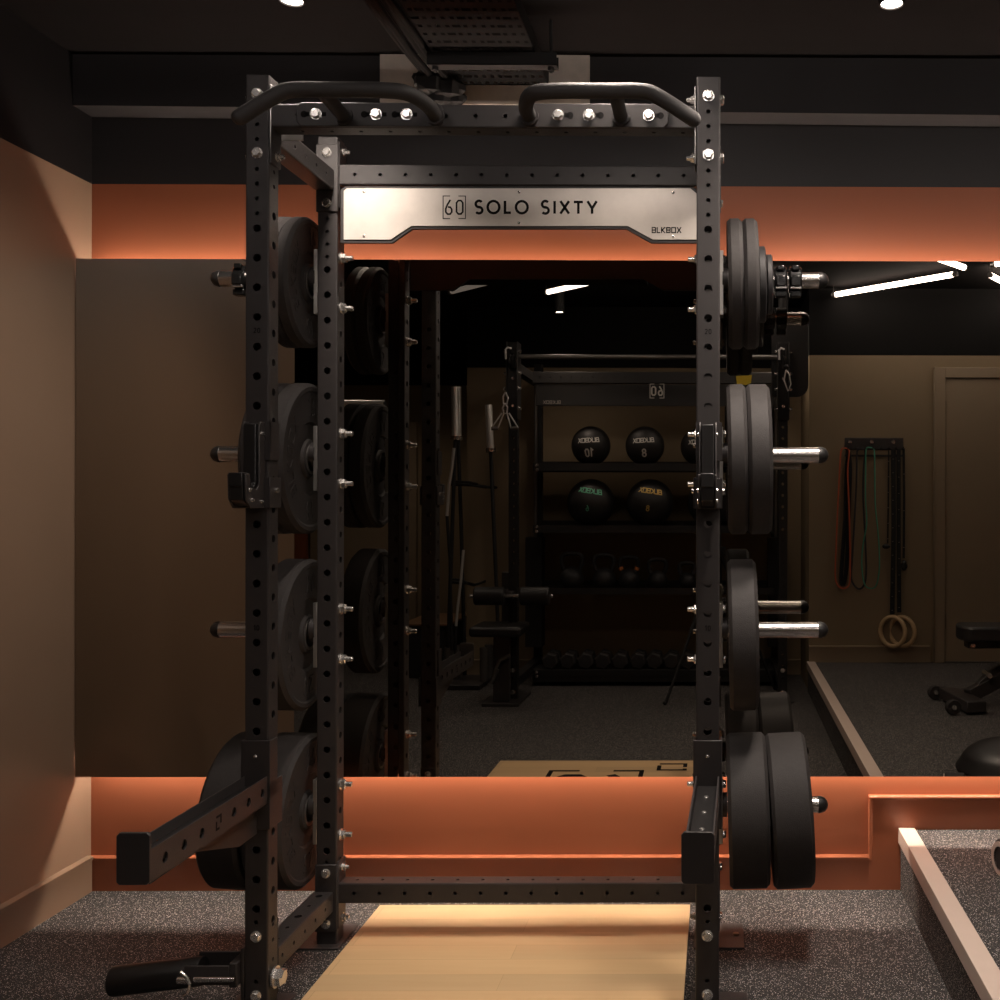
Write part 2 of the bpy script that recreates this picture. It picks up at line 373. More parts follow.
# ------------------------------------------------------------------ stroke lettering
def arc(cx, cy, rx_, ry_, a0, a1, n=14): return [(cx + rx_ * cos(radians(a0 + (a1 - a0) * i / n)), cy + ry_ * sin(radians(a0 + (a1 - a0) * i / n))) for i in range(n + 1)]
GL = {
 'S': (.62, [arc(.31, .745, .255, .255, 35, 270, 12) + arc(.31, .25, .265, .25, 90, -145, 12)]),
 'O': (.98, [arc(.49, .5, .46, .48, 0, 360, 28)]),
 'L': (.56, [[(.07, 1), (.07, .06), (.54, .06)]]),
 'I': (.16, [[(.08, 1), (.08, 0)]]),
 'X': (.74, [[(.03, 1), (.71, 0)], [(.71, 1), (.03, 0)]]),
 'T': (.72, [[(.0, .93), (.72, .93)], [(.36, .93), (.36, 0)]]),
 'Y': (.76, [[(.02, 1), (.38, .42), (.74, 1)], [(.38, .42), (.38, 0)]]),
 'b': (.72, [[(.07, .07), (.07, .93), (.60, .93), (.66, .85), (.66, .60), (.58, .5), (.66, .40), (.66, .15), (.60, .07), (.07, .07)], [(.07, .5), (.58, .5)]]),
 'l': (.60, [[(.07, 1), (.07, .07), (.60, .07)]]),
 'k': (.72, [[(.07, 1), (.07, 0)], [(.68, 1), (.16, .5), (.68, 0)]]),
 'o': (.80, [[(.07, .07), (.07, .93), (.73, .93), (.73, .07), (.07, .07)]]),
 'x': (.76, [[(.03, 1), (.73, 0)], [(.73, 1), (.03, 0)]]),
 '6': (.50, [[(.36, 1.0), (.16, .68), (.05, .40), (.05, .18), (.16, .04), (.34, .04), (.45, .18), (.45, .36), (.36, .50), (.20, .52)]]),
 '0': (.52, [[(.05, .2), (.05, .8), (.17, .95), (.35, .95), (.47, .8), (.47, .2), (.35, .05), (.17, .05), (.05, .2)]]),
 '1': (.34, [[(.03, .8), (.25, 1), (.25, 0)]]),
 '5': (.52, [[(.47, .95), (.1, .95), (.07, .55), (.33, .58), (.47, .44), (.47, .18), (.33, .05), (.05, .07)]]),
 '8': (.54, [arc(.27, .74, .19, .21, 0, 360, 16), arc(.27, .28, .23, .25, 0, 360, 16)]),
 '2': (.52, [[(.05, .78), (.14, .93), (.35, .95), (.46, .8), (.43, .6), (.05, .06), (.48, .06)]]),
 'G': (.8, [arc(.42, .5, .36, .45, 40, 320, 18) + [(.72, .45), (.45, .45)]]),
 '[': (.34, [[(.34, 1), (.03, 1), (.03, 0), (.34, 0)]]), ']': (.34, [[(0, 1), (.31, 1), (.31, 0), (0, 0)]]), ' ': (.36, []),
}
def ribbon(pts, wd):
    closed = len(pts) > 2 and abs(pts[0][0] - pts[-1][0]) + abs(pts[0][1] - pts[-1][1]) < 1e-6
    P = [Vector((a, b)) for a, b in pts]
    if closed: P = P[:-1]
    n = len(P); L = []; R = []
    for i in range(n):
        a = P[i] - P[i - 1] if (closed or i > 0) else P[1] - P[0]
        b = P[(i + 1) % n] - P[i] if (closed or i < n - 1) else P[-1] - P[-2]
        a = a.normalized(); b = b.normalized(); t = (a + b); t = t.normalized() if t.length > 1e-4 else a
        nn = Vector((-t.y, t.x)); k = 1 / max(.5, nn.dot(Vector((-a.y, a.x)))); L.append(P[i] + nn * wd / 2 * k); R.append(P[i] - nn * wd / 2 * k)
    return L, R, closed
def text_width(s, h, gap): return sum(GL[c][0] * h for c in s) + gap * h * (len(s) - 1)
def write(mb, s, h, fn, wd=.14, gap=.16, thick=.0015, align='C', dx=0, dy=0, fine=9.0):
    """fn(x, y, d) maps the flat lettering (d = height above the face) to 3D"""
    x = dx - (text_width(s, h, gap) / 2 if align == 'C' else 0)
    for c in s:
        gw, st = GL[c]
        for line in st:
            dense = [line[0]]
            for p_, q_ in zip(line[:-1], line[1:]):
                k_ = max(1, int(sqrt((q_[0] - p_[0]) ** 2 + (q_[1] - p_[1]) ** 2) / fine))
                dense += [(p_[0] + (q_[0] - p_[0]) * j_ / k_, p_[1] + (q_[1] - p_[1]) * j_ / k_) for j_ in range(1, k_ + 1)]
            L, R, cl = ribbon(dense, wd); n = len(L)
            vs = []
            for l, r in zip(L, R):
                for p in (l, r):
                    for d in (0, thick): vs.append(fn(x + p.x * h, dy + p.y * h, d))
            fs = []
            for i in range(n if cl else n - 1):
                j = (i + 1) % n; a, b = i * 4, j * 4
                fs += [(a + 1, a + 3, b + 3, b + 1), (a, b, b + 2, a + 2), (a, a + 1, b + 1, b), (a + 2, b + 2, b + 3, a + 3)]
            if not cl:
                e = (n - 1) * 4; fs += [(0, 2, 3, 1), (e, e + 1, e + 3, e + 2)]
            mb.add(vs, fs)
        x += gw * h + gap * h
    return mb
def logo60(mb, h, fn, wd=.045, thick=.001):
    """bracketed sixty, h = bracket height, centred on 0,0"""
    write(mb, '[', h, lambda x, y, d: fn(x, y, d), wd, 0, thick, 'L', -h * .525, -h / 2)
    write(mb, ']', h, lambda x, y, d: fn(x, y, d), wd, 0, thick, 'L', h * .185, -h / 2)
    write(mb, '60', h * .66, lambda x, y, d: fn(x, y, d), wd * 3.2, .22, thick, 'C', -h * .0, -h * .33)
    return mb

# ------------------------------------------------------------------ room shell
YW = 3.569; XLW = ax(75.4, YM) - .003
CH = 2.790; XR_ROOM = 3.0
struct('wall_back', MB().span(XLW - .12, XR_ROOM, YW, YW + .12, 0, CH), M['wall_orange'])
struct('wall_left', MB().span(XLW - .12, XLW, 1.68, YW, 0, CH), M['wall_brown'])
struct('wall_right', MB().span(XR_ROOM, XR_ROOM + .12, -2.4, YW + .12, 0, CH), M['wall_olive'])
XSTEP = rx(809, 7.23)
YRR = 2 * YM - 7.23; YRM = 2 * YM - 7.95; YRL = 2 * YM - 9.2
struct('wall_rear_right', MB().span(XSTEP, XR_ROOM, YRR - .12, YRR, 0, CH), M['wall_olive'])
struct('wall_rear_step', MB().span(XSTEP, XSTEP + .12, YRM - .12, YRR - .12, 0, CH), M['wall_olive'])
XJ = rx(467, 7.95)
struct('wall_rear', MB().span(XJ, XSTEP, YRM - .12, YRM, 0, CH), M['wall_olive'])
struct('wall_rear_return', MB().span(XJ, XJ + .12, YRL, YRM - .12, 0, CH), M['wall_olive'])
struct('wall_rear_left', MB().span(-4.4, XJ, YRL - .12, YRL, 0, CH), M['wall_olive'])
struct('wall_far_left', MB().span(-4.52, -4.4, YRL - .12, 1.80, 0, CH), M['wall_olive'])
struct('wall_left_return', MB().span(-4.4, XLW - .12, 1.68, 1.80, 0, CH), M['wall_brown'])
struct('floor', MB().span(-4.52, XR_ROOM + .12, -2.5, YW + .12, -.1, 0), M['floor'])
struct('ceiling', MB().span(-4.52, XR_ROOM + .12, -2.5, YW + .12, CH, CH + .1), M['ceiling'])
YS = at(74, 500, 3.463).y
YS = 3.462
struct('trim_1', MB().prism([(XLW, YS, 2.622), (XR_ROOM, YS, 2.590), (XR_ROOM, YS, CH), (XLW, YS, CH)], (0, YW - YS, 0)), M['blackwall'])            # boxed soffit over the mirror
struct('trim_2', MB().span(-4.4, -0.42, .72, .92, 2.60, CH), M['ceiling'])             # ceiling beam that crosses behind the camera
# raised floor on the right
ZR = .205
XP = at(898.5, 850, YW).x
struct('floor_raised', MB().span(XP + .004, XR_ROOM, YRR, YW, 0, ZR), M['floor'])
e = MB()
e.prism([(XP - .004, YW, ZR + .006), (XP - .004, YW, ZR - .045), (XP + .004, YW, ZR - .045), (XP + .004, YW, ZR - .0005), (XP + .052, YW, ZR - .0005), (XP + .052, YW, ZR + .006)], (0, YRR - YW, 0))
struct('trim_3', e, M['beige'], bevel=.0015)
# skirtings
def board_profile(z1, t): return [(0, 0), (t, 0), (t, z1 - .018), (t + .004, z1 - .012), (t + .004, z1 - .004), (t * .6, z1), (0, z1)]
SKH = az(854.5, YW, 600)
XV0 = at(868, 850, YW).x
e = MB()
e.prism([(XLW, YW - a, b) for a, b in board_profile(SKH, .016)], (XV0 - XLW, 0, 0))
ZU = az(794.5, YW, 900)
e.span(XV0, XP + .004, YW - .016, YW, 0, ZU)
e.span(XP + .004, XR_ROOM, YW - .016, YW, ZR, ZU)
e.cyl((XV0 + .006, YW - .016, SKH - .012), (XV0 + .006, YW - .016, ZU - .006), .007, 12)
e.cyl((XV0 + .006, YW - .016, ZU - .006), (XR_ROOM, YW - .016, ZU - .006), .008, 12)
e.sphere((XV0 + .006, YW - .016, ZU - .006), .008, 12, 8)
struct('baseboard_back', e, M['skirt_orange'])
e = MB(); e.prism([(XLW + a, 1.68, b) for a, b in board_profile(.122, .016)], (0, YW - 1.68 - .02, 0))
struct('baseboard_left', e, M['skirt_brown'])
e = MB()
for (x0, x1, y, z) in ((XSTEP, rx(930, 7.23), YRR, ZR), (XJ, XSTEP, YRM, 0), (-4.4, XJ, YRL, 0)):
    e.prism([(x0, y + a, z + b) for a, b in board_profile(.115, .016)], (x1 - x0, 0, 0))
struct('baseboard_rear', e, M['olive_door'])

# doors seen in the mirror
def door(name, xa, xb, y, z0, z1, fw, hinge_px, label=None):
    """frame outer xa..xb (xa is the hinge side), opening onto +Y"""
    sgn = 1 if xb > xa else -1
    d = struct(name, MB().span(xa + sgn * fw, xb - sgn * fw, y + .001, y + .018, z0 + .006, z1 - fw), M['olive_door'])
    f = MB()
    f.span(xa, xa + sgn * fw * .94, y, y + .035, z0, z1); f.span(xb - sgn * fw * .94, xb, y, y + .035, z0, z1); f.span(xa + sgn * fw * .94, xb - sgn * fw * .94, y, y + .035, z1 - fw * .94, z1)
    f.span(xa - sgn * .006, xa, y, y + .042, z0, z1 + .004)
    f.build('door_frame', M['olive_door'], d, bevel=.003)
    for hz in hinge_px:
        MB().cyl((xa + sgn * fw * .97, y + .022, hz - .05), (xa + sgn * fw * .97, y + .022, hz + .05), .007, 10).build('hinge', M['hinge'], d)
    MB().span(xa + sgn * fw, xb - sgn * fw, y, y + .03, z0, z0 + .008).build('threshold', M['dull_steel'], d)
    return d
door('door_1', rx(934, 7.23), rx(934, 7.23) + .96, YRR, ZR, rz(367, 7.2), .075, [rz(408, 7.2), rz(518, 7.2), rz(621, 7.2)])
door('door_2', rx(417, 9.2), rx(417, 9.2) - .92, YRL, 0, rz(423, 9.2), .07, [rz(460, 9.2), rz(600, 9.2)])
struct('trim_4', MB().span(rx(293, 9.2), rx(308, 9.2), YRL, YRL + .05, 0, 2.0), M['skirt_orange'])

# ------------------------------------------------------------------ mirror with LED tape behind
ZM0 = az(776.8, YM); ZM1 = az(260.6, YM)
XM0 = XLW + .003; XM1 = 2.7; XSEAM = ax(398.6, YM)
for i, (x0, x1, lb) in enumerate(((XM0, XSEAM - .0008, 'bronze tinted mirror panel at the left wall end, behind the left weights'), (XSEAM + .0008, XM1, 'wide bronze tinted mirror panel running right behind the rack'))):
    o = MB().span(x0, x1, YM, YM + .006, ZM0, ZM1).build('wall_mirror', M['mirror'], smooth=False); tag(o, lb, 'mirror', 'tinted mirror panels on the orange wall')
    MB().span(x0 + (.012 if i == 0 else 0), x1, YM + .0062, YM + .022, ZM0 + .008, ZM1 - .008).build('backing_board', M['dark'], o)
    for k in range(4):
        MB().span(x0 + (x1 - x0) * (k + .5) / 4 - .02, x0 + (x1 - x0) * (k + .5) / 4 + .02, YM + .022, YW, ZM0 + .25, ZM1 - .22).build('batten', M['dark'], o)
for z, sg, lb in ((ZM0 + .080, -1, 'warm glowing LED tape behind the lower mirror edge'), (ZM1 - .062, 1, 'warm glowing LED tape behind the upper mirror edge')):
    t = thing('led_strip', (XM0 + .02, YM + .03, z), lb, 'led strip', 'LED tapes behind the mirror')
    MB().span(XM0 + .02, XM1 - .02, YM + .0222, YM + .072, z - .004, z + .004).build('carrier', M['dull_steel'], t)
    MB().span(XM0 + .03, XM1 - .03, YM + .058, YM + .070, z + sg * .004, z + sg * .007).build('diffuser', M['strip_low' if sg < 0 else 'strip_on'], t)

# ------------------------------------------------------------------ lamps
def downlight(x, y, W, label, size=118, blend=1.0, zb=2.62, aim=None):
    h = CH - zb
    t = thing('ceiling_downlight', (x, y, CH), label, 'downlight', 'cylinder downlights on the ceiling')
    MB().lathe([(0, .034), (h - .005, .034), (h, .033), (h, .029), (h - .008, .027)], (x, y, CH), (0, 0, -1), 28).build('housing', M['dark'], t)
    MB().cyl((x, y, zb + .008), (x, y, zb + .004), .027, 24).build('lamp_face', M['spot_on'], t)
    l = bpy.data.lights.new('downlight_beam', 'SPOT'); l.energy = W; l.color = (1.0, .86, .75); l.spot_size = radians(size); l.spot_blend = blend; l.shadow_soft_size = .08
    lo = bpy.data.objects.new('downlight_beam', l); COL.objects.link(lo); lo.parent = t; lo.location = (0, 0, zb - .004 - CH)
    if aim: lo.rotation_euler = (Vector(aim) - Vector((x, y, zb))).to_track_quat('-Z', 'Y').to_euler()
    return t
YD = 2.73
downlight(ax(291, YD), YD, W_SPOT * .60, 'lit cylinder downlight over the left posts', 118, 1.0, 2.62, (-1.75, 3.30, 0))
downlight(ax(891, YD), YD, W_SPOT * .88, 'lit cylinder downlight right of the rack', 140, 1.0)
p = rf(559.5, 313, 7.24)
downlight(p.x, p.y, W_SPOT_REAR, 'small lit downlight mirrored beneath the bright centre tube')
downlight(rx(783, 7.24), p.y, W_SPOT_REAR, 'cylinder downlight mirrored behind the collared right plates')
downlight(-2.6, -1.3, W_SPOT_REAR, 'cylinder downlight added to light the left alcove')  # lamp added so the alcove wall is not black
downlight(-2.32, .66, W_SPOT_REAR, 'hidden cylinder downlight added to light the barbell sleeve')  # lamp added, out of sight, to brighten the chrome sleeve
def tube_light(a, b, label, m='tube_on'):
    a, b = Vector(a), Vector(b); d = (b - a).normalized()
    t = thing('linear_light', (a + b) / 2, label, 'tube light', 'hung tube lights mirrored')
    MB().cyl(a, b, .017, 16).build('diffuser', M[m], t)
    for q, s in ((a, -1), (b, 1)):
        MB().cyl(q, q + d * s * .03, .016, 12).build('end_cap', M['dull_steel'], t)
        MB().cyl(q + d * s * .022 + Vector((0, 0, .012)), Vector((q.x + d.x * s * .022, q.y + d.y * s * .022, CH)), .0016, 6).build('hanging_wire', M['dull_steel'], t)
    return t
zt = 2.725
def rp(px, py):      # mirrored point at the height of the tubes
    Yv = F * (zt - CAMH) / (500 - py); return rf(px, py, Yv)
ra, rb = rp(836, 294.5), rp(953, 274.5)
tube_light(ra, rb, 'long bright tube light mirrored right of the rack')
rc = rp(966, 268); dd = (rb - ra).normalized()
perp = Vector((-dd.y, dd.x, 0))
tube_light(rp(964, 267.5), rp(916, 250.5), 'tube light tip mirrored under the orange strip, above the long tube')
tube_light(rp(991, 275.5), rp(1032, 297), 'tube light cut off by the right frame edge in the mirror')
tube_light(rp(996, 264), rp(996, 264) + Vector((.55, .62, 0)), 'topmost tube light at the right frame edge in the mirror')
tube_light(rp(548, 292), rp(548, 292) + (rb - ra), 'bright tube light mirrored above the ball shelves', 'tube_dim')
tube_light(rp(452, 291.5), rp(452, 291.5) + (rb - ra), 'dim tube light mirrored left of centre', 'tube_off')
tube_light((.085, -.20, zt), (.30, .42, zt), 'tube light mirrored behind the upper right weights')
tube_light((-1.50, 1.10, zt), (-.96, 1.72, zt), 'unseen overhead tube light added as fill, toward the left', 'tube_fill')  # this pair is added out of view, as fill on beams and name plate
tube_light((-.44, 1.76, zt), (.22, 1.15, zt), 'unseen overhead tube light added as fill, toward the right', 'tube_fill')
downlight(-.28, 2.60, 34.0, 'unseen cylinder downlight added overhead to light the name plate', 128)  # lamp added out of view to brighten the right half of the name plate
downlight(.22, 2.33, W_POST_FILL, 'unseen cylinder downlight added overhead to light the right post', 100)

# ------------------------------------------------------------------ ceiling services
t = thing('cable_tray', (-.71, 2.4, 2.69), 'black perforated cable tray running under the ceiling', 'cable tray')
TX0, TX1, TY0, TY1, TZ = -.872, -.560, 1.2, 3.452, 2.688
e = MB(); nx, ny = 12, 44
for i in range(nx):
    for j in range(ny):
        x0 = TX0 + (TX1 - TX0) * i / nx; x1 = TX0 + (TX1 - TX0) * (i + 1) / nx; y0 = TY0 + (TY1 - TY0) * j / ny; y1 = TY0 + (TY1 - TY0) * (j + 1) / ny
        if (i + j) % 5 == 4: hx, hy = .46, .16
        else: hx, hy = .22, .16
        cx, cy, ux, uy = (x0 + x1) / 2, (y0 + y1) / 2, (x1 - x0) * hx, (y1 - y0) * hy
        o_ = [(x0, y0), (x1, y0), (x1, y1), (x0, y1)]; i_ = [(cx - ux, cy - uy), (cx + ux, cy - uy), (cx + ux, cy + uy), (cx - ux, cy + uy)]
        e.add([(a, b, TZ) for a, b in o_ + i_], [(k, (k + 1) % 4, 4 + (k + 1) % 4, 4 + k) for k in range(4)])
e.build('tray_base', M['tray'], t, smooth=False)
for x in (TX0, TX1): MB().span(x - .001, x + .001, TY0, TY1, TZ, TZ + .05).build('tray_side', M['tray'], t)
t = thing('tray_bracket', (-.70, 3.2, 2.64), 'black channel bracket hung from a rod under the cable tray', 'bracket')
xa, xb = ax(428, 3.2), ax(557, 3.2)
e = MB(); e.span(xa, xb, 3.18, 3.221, 2.645, 2.648); e.span(xa, xb, 3.18, 3.183, 2.645, 2.684); e.span(xa, xb, 3.218, 3.221, 2.645, 2.684)
e.build('channel', M['dark'], t)
for x in (xa + .02, xb - .02):
    MB().cyl((x, 3.2, 2.63), (x, 3.2, CH), .005, 8).build('threaded_rod', M['dark'], t)
    MB().cyl((x, 3.2, 2.634), (x, 3.2, 2.645), .011, 6).build('nut', M['dark'], t)
for k in range(4):
    x = -.895 - .022 * k; z = 2.70 + .012 * (k % 2)
    pts = [(x - .05 * (1 - i / 14) + .006 * sin(i * 1.1 + k), 1.2 + i * .155, z + .008 * sin(i * .8 + k)) for i in range(14)] + [(x + .02, 3.36, z - .02), (x + .05, 3.42, z - .03)]
    tag(MB().tube(pts, .012, 8).build('cable', M['tray']), 'black cable in the bundle along the left side of the cable tray', 'cable', 'black cables beside the tray')
e = MB()
for k, (px, py, rr) in enumerate(((432, 84, .050), (448, 88, .048), (440, 96, .044), (456, 98, .030), (424, 80, .034))):
    e.sphere(at(px, py, 3.38 + .01 * k), rr, 11, 7, (1.1, .8, .8), .22)
tag(e.build('cable_wrap', M['dark'], smooth=False), 'black crumpled plastic wrap under the tray end', 'plastic wrap')
t = thing('wall_board', (-.9, YS, 2.63), 'grey beige raw board on the soffit behind the cable tray', 'board')
p0, p1 = at(381, 105, YS), at(590, 55, YS)
MB().span(p0.x, p1.x, YS - .012, YS - .001, 2.624, 2.80).build('panel', M['board'], t)
MB().span(ax(462, YS), p1.x - .03, YS - .018, YS - .012, 2.624, 2.70).build('patch', M['ply'], t)

# ------------------------------------------------------------------ weight lifting platform
pl0 = at(380, 905, 3.375); pl1 = at(690, 905, 3.375)
PZ = .02; PY0 = 1.71
t = thing('lifting_platform', ((pl0.x + pl1.x) / 2, 2.5, 0), 'pale wooden lifting platform inlaid in the speckled floor', 'platform')
MB().span(pl0.x, pl1.x, PY0, 3.375, .0005, PZ).build('deck', M['platform'], t)
cx = (rx(551, 5.04) + rx(643, 5.04)) / 2
e = MB(); logo60(e, .44, lambda x, y, d: Vector((cx - x, 2.13 - y, PZ + .0003 + d)), .05, .0008)
e.build('logo', M['etch'], t, smooth=False)
xs0, xs1 = rx(659.5, 5.1), rx(683, 5.1)
e = MB()
for a in ([(0, 0), (.126, 0), (.126, .06)], [(0, .03), (0, .115), (.126, .115), (.126, .09)]):
    L, R, cl = ribbon(a, .02)
    for i in range(len(L) - 1):
        e.prism([Vector((xs0 + q.x, 1.78 + q.y, PZ + .0003)) for q in (L[i], R[i], R[i + 1], L[i + 1])], (0, 0, .0008))
e.build('corner_mark', M['etch'], t, smooth=False)

# ------------------------------------------------------------------ power rack
YF = 2.658; YR = 3.112; U = .060; HT = 2.40
XL = ax(256.7, YF); XR = ax(707.9, YF); XC = (XL + XR) / 2; XLB = XL + .0085
back = lambda x: XLB if x == XL else x
rack = thing('power_rack', (XC, (YF + YR) / 2, 0), 'black steel power rack with perforated posts and steel name plate', 'power rack')
big = [2.0145 - .075 * k for k in range(24)]
small = [2.352 - .0375 * k for k in range(1, 10) if k not in (4,)]
hf = [(h, .0104) for h in big] + [(h, .0057) for h in small if h > 2.03] + [(.256, .0057), (.106, .0057)]
hi_ = [(2.052 - .075 * k, .0104) for k in range(25)] + [(2.24 - .0375 * k, .0057) for k in range(4)] + [(.20, .0057), (.24, .0057), (.15, .0057)]
ups = {}
for nm, x, y in (('FL', XL, YF), ('FR', XR, YF), ('RL', XLB, YR), ('RR', XR, YR)):
    q6 = lambda hh, dz=(.0025 if y == YF else .0075): [(a - .006 - dz, r) for a, r in hh]
    e = MB(); e.rail((x, y + U / 2, .006), (0, 0, 1), (0, -1, 0), HT - .006, U, U, q6(hf), q6(hf), q6(hi_), q6(hi_))
    ups[nm] = e.build('upright', M['powder'], rack, smooth=False)
    e = MB(); sx = -1 if x < XC else 1
    e.prism([(x - sx * .045, y - .03, 0), (x + sx * .106, y - .03, 0), (x + sx * .106, y + .15, 0), (x - sx * .045, y + .15, 0)], (0, 0, .006))
    bp = e.build('base_plate', M['powder'], rack, bevel=.002)
    MB().cyl((x + sx * .082, y + .06, .006), (x + sx * .082, y + .06, .012), .010, 6).build('floor_bolt', M['hinge'], bp)
# number stamps on the front posts
for x, u_ in ((XL, ups['FL']), (XR, ups['FR'])):
    for s_, z in (('20', az(331, YF, 480)), ('10', az(628, YF, 480))):
        e = MB(); write(e, s_, .0125, lambda a, b, d: Vector((x + a, YF - .0003 - d, z + b)), .16, .25, .0004, 'C', 0, -.0062)
        e.build('stamped_number', M['etch'], u_, smooth=False)
# bolt and nut masters (axis +Z, at local origin), then copied
def proto(name, fn, m):
    e = MB(); fn(e); o = e.build(name, m, origin=(0, 0, 0)); return o
bolt0 = proto('bolt', lambda e: (e.lathe([(0, .0145), (.002, .0145), (.002, .009)], (0, 0, 0), (0, 0, 1), 20), e.lathe([(.002, .0125), (.008, .0125), (.0100, .0095)], (0, 0, 0), (0, 0, 1), 6)), M['zinc'])
nut0 = proto('nut', lambda e: (e.lathe([(0, .0175), (.003, .0175), (.003, .010)], (0, 0, 0), (0, 0, 1), 20), e.lathe([(.0025, .0145), (.014, .0145), (.016, .012)], (0, 0, 0), (0, 0, 1), 6), e.lathe([(.016, .0078), (.034, .0076), (.036, .006)], (0, 0, 0), (0, 0, 1), 14)), M['zinc'])
snut0 = proto('cap_nut', lambda e: (e.lathe([(0, .013), (.0025, .013), (.0025, .009)], (0, 0, 0), (0, 0, 1), 16), e.lathe([(.0025, .0105), (.010, .0105), (.011, .006), (.020, .0055), (.021, .003)], (0, 0, 0), (0, 0, 1), 6)), M['zinc'])
B = lambda loc, d, kind='bolt', sp=0: put({'bolt': bolt0, 'nut': nut0, 'cap_nut': snut0}[kind], kind, rack, loc, d, sp)
for x in (XL, XR):                                           # front faces
    for z in (2.352, 2.202, .218, .068): B((x, YF, z), (0, -1, 0), sp=random.random())
xi = lambda x: 1 if x < XC else -1                           # towards the rack's middle
# side beams with flanges
def flange(c, d): return MB().box(c, d).build('flange', M['powder'], rack, bevel=.003)
for x in (XL, XR):
    for zc, zf in ((2.272, 2.277), (.133, .143)):
        e = MB(); e.rail((x, YF + U + .006, zc), (0, 1, 0), (0, 0, 1), YR - YF - U - .012, U, U, [(.05 + .15 * k, .0104) for k in range(3)] + [(.125 + .15 * k, .006) for k in range(2)], [], [(.022 + .075 * k, .0057) for k in range(6)], [(.022 + .075 * k, .0057) for k in range(6)])
        e.build('side_beam', M['powder'], rack, smooth=False)
        flange((x, YF + U + .003, zf), (U, .006, .20)); flange((back(x), YR - .003, zf), (U * 1.1, .006, .20))
        for dz in (-.075, .075):
            B((back(x), YR - .006, zf + dz), (0, -1, 0), sp=random.random())
            B((x, YF + U + .006, zf + dz), (0, 1, 0), 'cap_nut')
            B((back(x), YR + U, zf + dz), (0, 1, 0), 'nut')
# front top beam, its flanges, rear beams
BW0, BW1 = XL + U / 2, XR - U / 2
def cross(y, zc, n0, nm='cross_beam', top=False, h=U, big_top=False):
    b0 = BW0 if y == YF else XLB + U / 2
    L = BW1 - b0 - .012; hs = [(n0 + .075 * k, .0057) for k in range(20) if n0 + .075 * k < L - .02]
    e = MB(); e.rail((b0 + .006, y + U / 2, zc), (1, 0, 0), (0, -1, 0), L, U, h, hs, hs, hs, hs)
    e.build(nm, M['powder'], rack, smooth=False)
FZ = 2.298
cross(YF, FZ, .066)
cross(YR, 2.289, .045); cross(YR, .156, .045)
for y, zc in ((YF, 2.277), (YR, 2.289), (YR, .150)):
    for x in ((XL, XR) if y == YF else (XLB, XR)):
        s = xi(x)
        flange((x + s * (U / 2 + .003), y + U / 2, zc), (.006, U, .20))
        for dz in (-.075, .075):
            B((x + s * (U / 2 + .006), y + U / 2, zc + dz), (s, 0, 0), 'cap_nut'); B((x - s * U / 2, y + U / 2, zc + dz), (-s, 0, 0), sp=.3)
# bright bracket under the front beam end
MB().box((XL + .060, YF + U + .012, 2.273), (.056, .004, .030)).build('fixing_tab', M['dull_steel'], rack)
put(bolt0, 'bolt', rack, (XL + U / 2 + .004, YF + U / 2, .102), (1, 0, 0)).scale = (1.9, 1.9, 2.6)

# pull-up handles
def smooth_path(P, n=6):
    P = [Vector(p) for p in P]; out = []
    for i in range(len(P) - 1):
        p0 = P[max(i - 1, 0)]; p1 = P[i]; p2 = P[i + 1]; p3 = P[min(i + 2, len(P) - 1)]
        for k in range(n):
            t = k / n; out.append(.5 * ((2 * p1) + (p2 - p0) * t + (2 * p0 - 5 * p1 + 4 * p2 - p3) * t * t + (3 * p1 - p0 - 3 * p2 + p3) * t ** 3))
    return out + [P[-1]]
for sgn in (-1, 1):
    X = lambda d: XC + sgn * d
    g = MB()
    yb = YF - .008
    pl = [(X(.098), 0, FZ - .029), (X(.098), 0, FZ + .029), (X(.470), 0, FZ + .029) if sgn > 0 else (X(.47), 0, FZ + .029), (X(.470), 0, FZ - .029)]
    bm_ = MB(); x0, x1 = sorted((X(.100), X(.470)))
    c_ = .012
    bm_.prism([(x0, YF, FZ - .030 + c_), (x0, YF, FZ + .030 - c_), (x0 + c_, YF, FZ + .030), (x1 - c_, YF, FZ + .030), (x1, YF, FZ + .030 - c_), (x1, YF, FZ - .030 + c_), (x1 - c_, YF, FZ - .030), (x0 + c_, YF, FZ - .030)], (0, -.008, 0))
    hp = bm_.build('handle_plate', M['powder'], rack, bevel=.0015)
    path = smooth_path([(X(.119), YF - .008, FZ - .004), (X(.121), YF - .07, FZ - .001), (X(.150), YF - .142, FZ + .002), (X(.215), YF - .158, FZ + .003), (X(.33), YF - .158, FZ + .003), (X(.415), YF - .160, FZ + .002), (X(.455), YF - .164, FZ - .013), (X(.537), YF - .172, FZ - .068)], 7)
    g.tube(path, .0185, 16); g.sphere(path[-1], .0185, 16, 10)
    hb = g.build('pull_up_handle', M['handle'], rack, ang=50)
    MB().cyl((X(.350), YF - .008, FZ - .004), (X(.350), YF - .150, FZ + .002), .0175, 16).build('handle_strut', M['handle'], hb)
    for d in (.119, .350): MB().cyl((X(d), YF - .008, FZ - .004), (X(d), YF - .018, FZ - .004), .0235, 18).build('weld_collar', M['powder'], hb)
    for d in (.420, .268, .191):
        B((X(d), YF - .008, FZ), (0, -1, 0), sp=random.random())
        MB().span(X(d) + .010 + .002, X(d) + .026, YF - .0086, YF - .008, FZ - .005, FZ + .005).build('keyhole_slot', M['etch'], hp)
        MB().cyl((X(d) + (.030 if sgn > 0 else -.030), YF - .0086, FZ), (X(d) + (.030 if sgn > 0 else -.030), YF - .0081, FZ), .0085, 14).build('keyhole_slot', M['etch'], hp)
        if sgn < 0: MB().span(X(d) - .026, X(d) - .012, YF - .0086, YF - .008, FZ - .005, FZ + .005).build('keyhole_slot', M['etch'], hp)

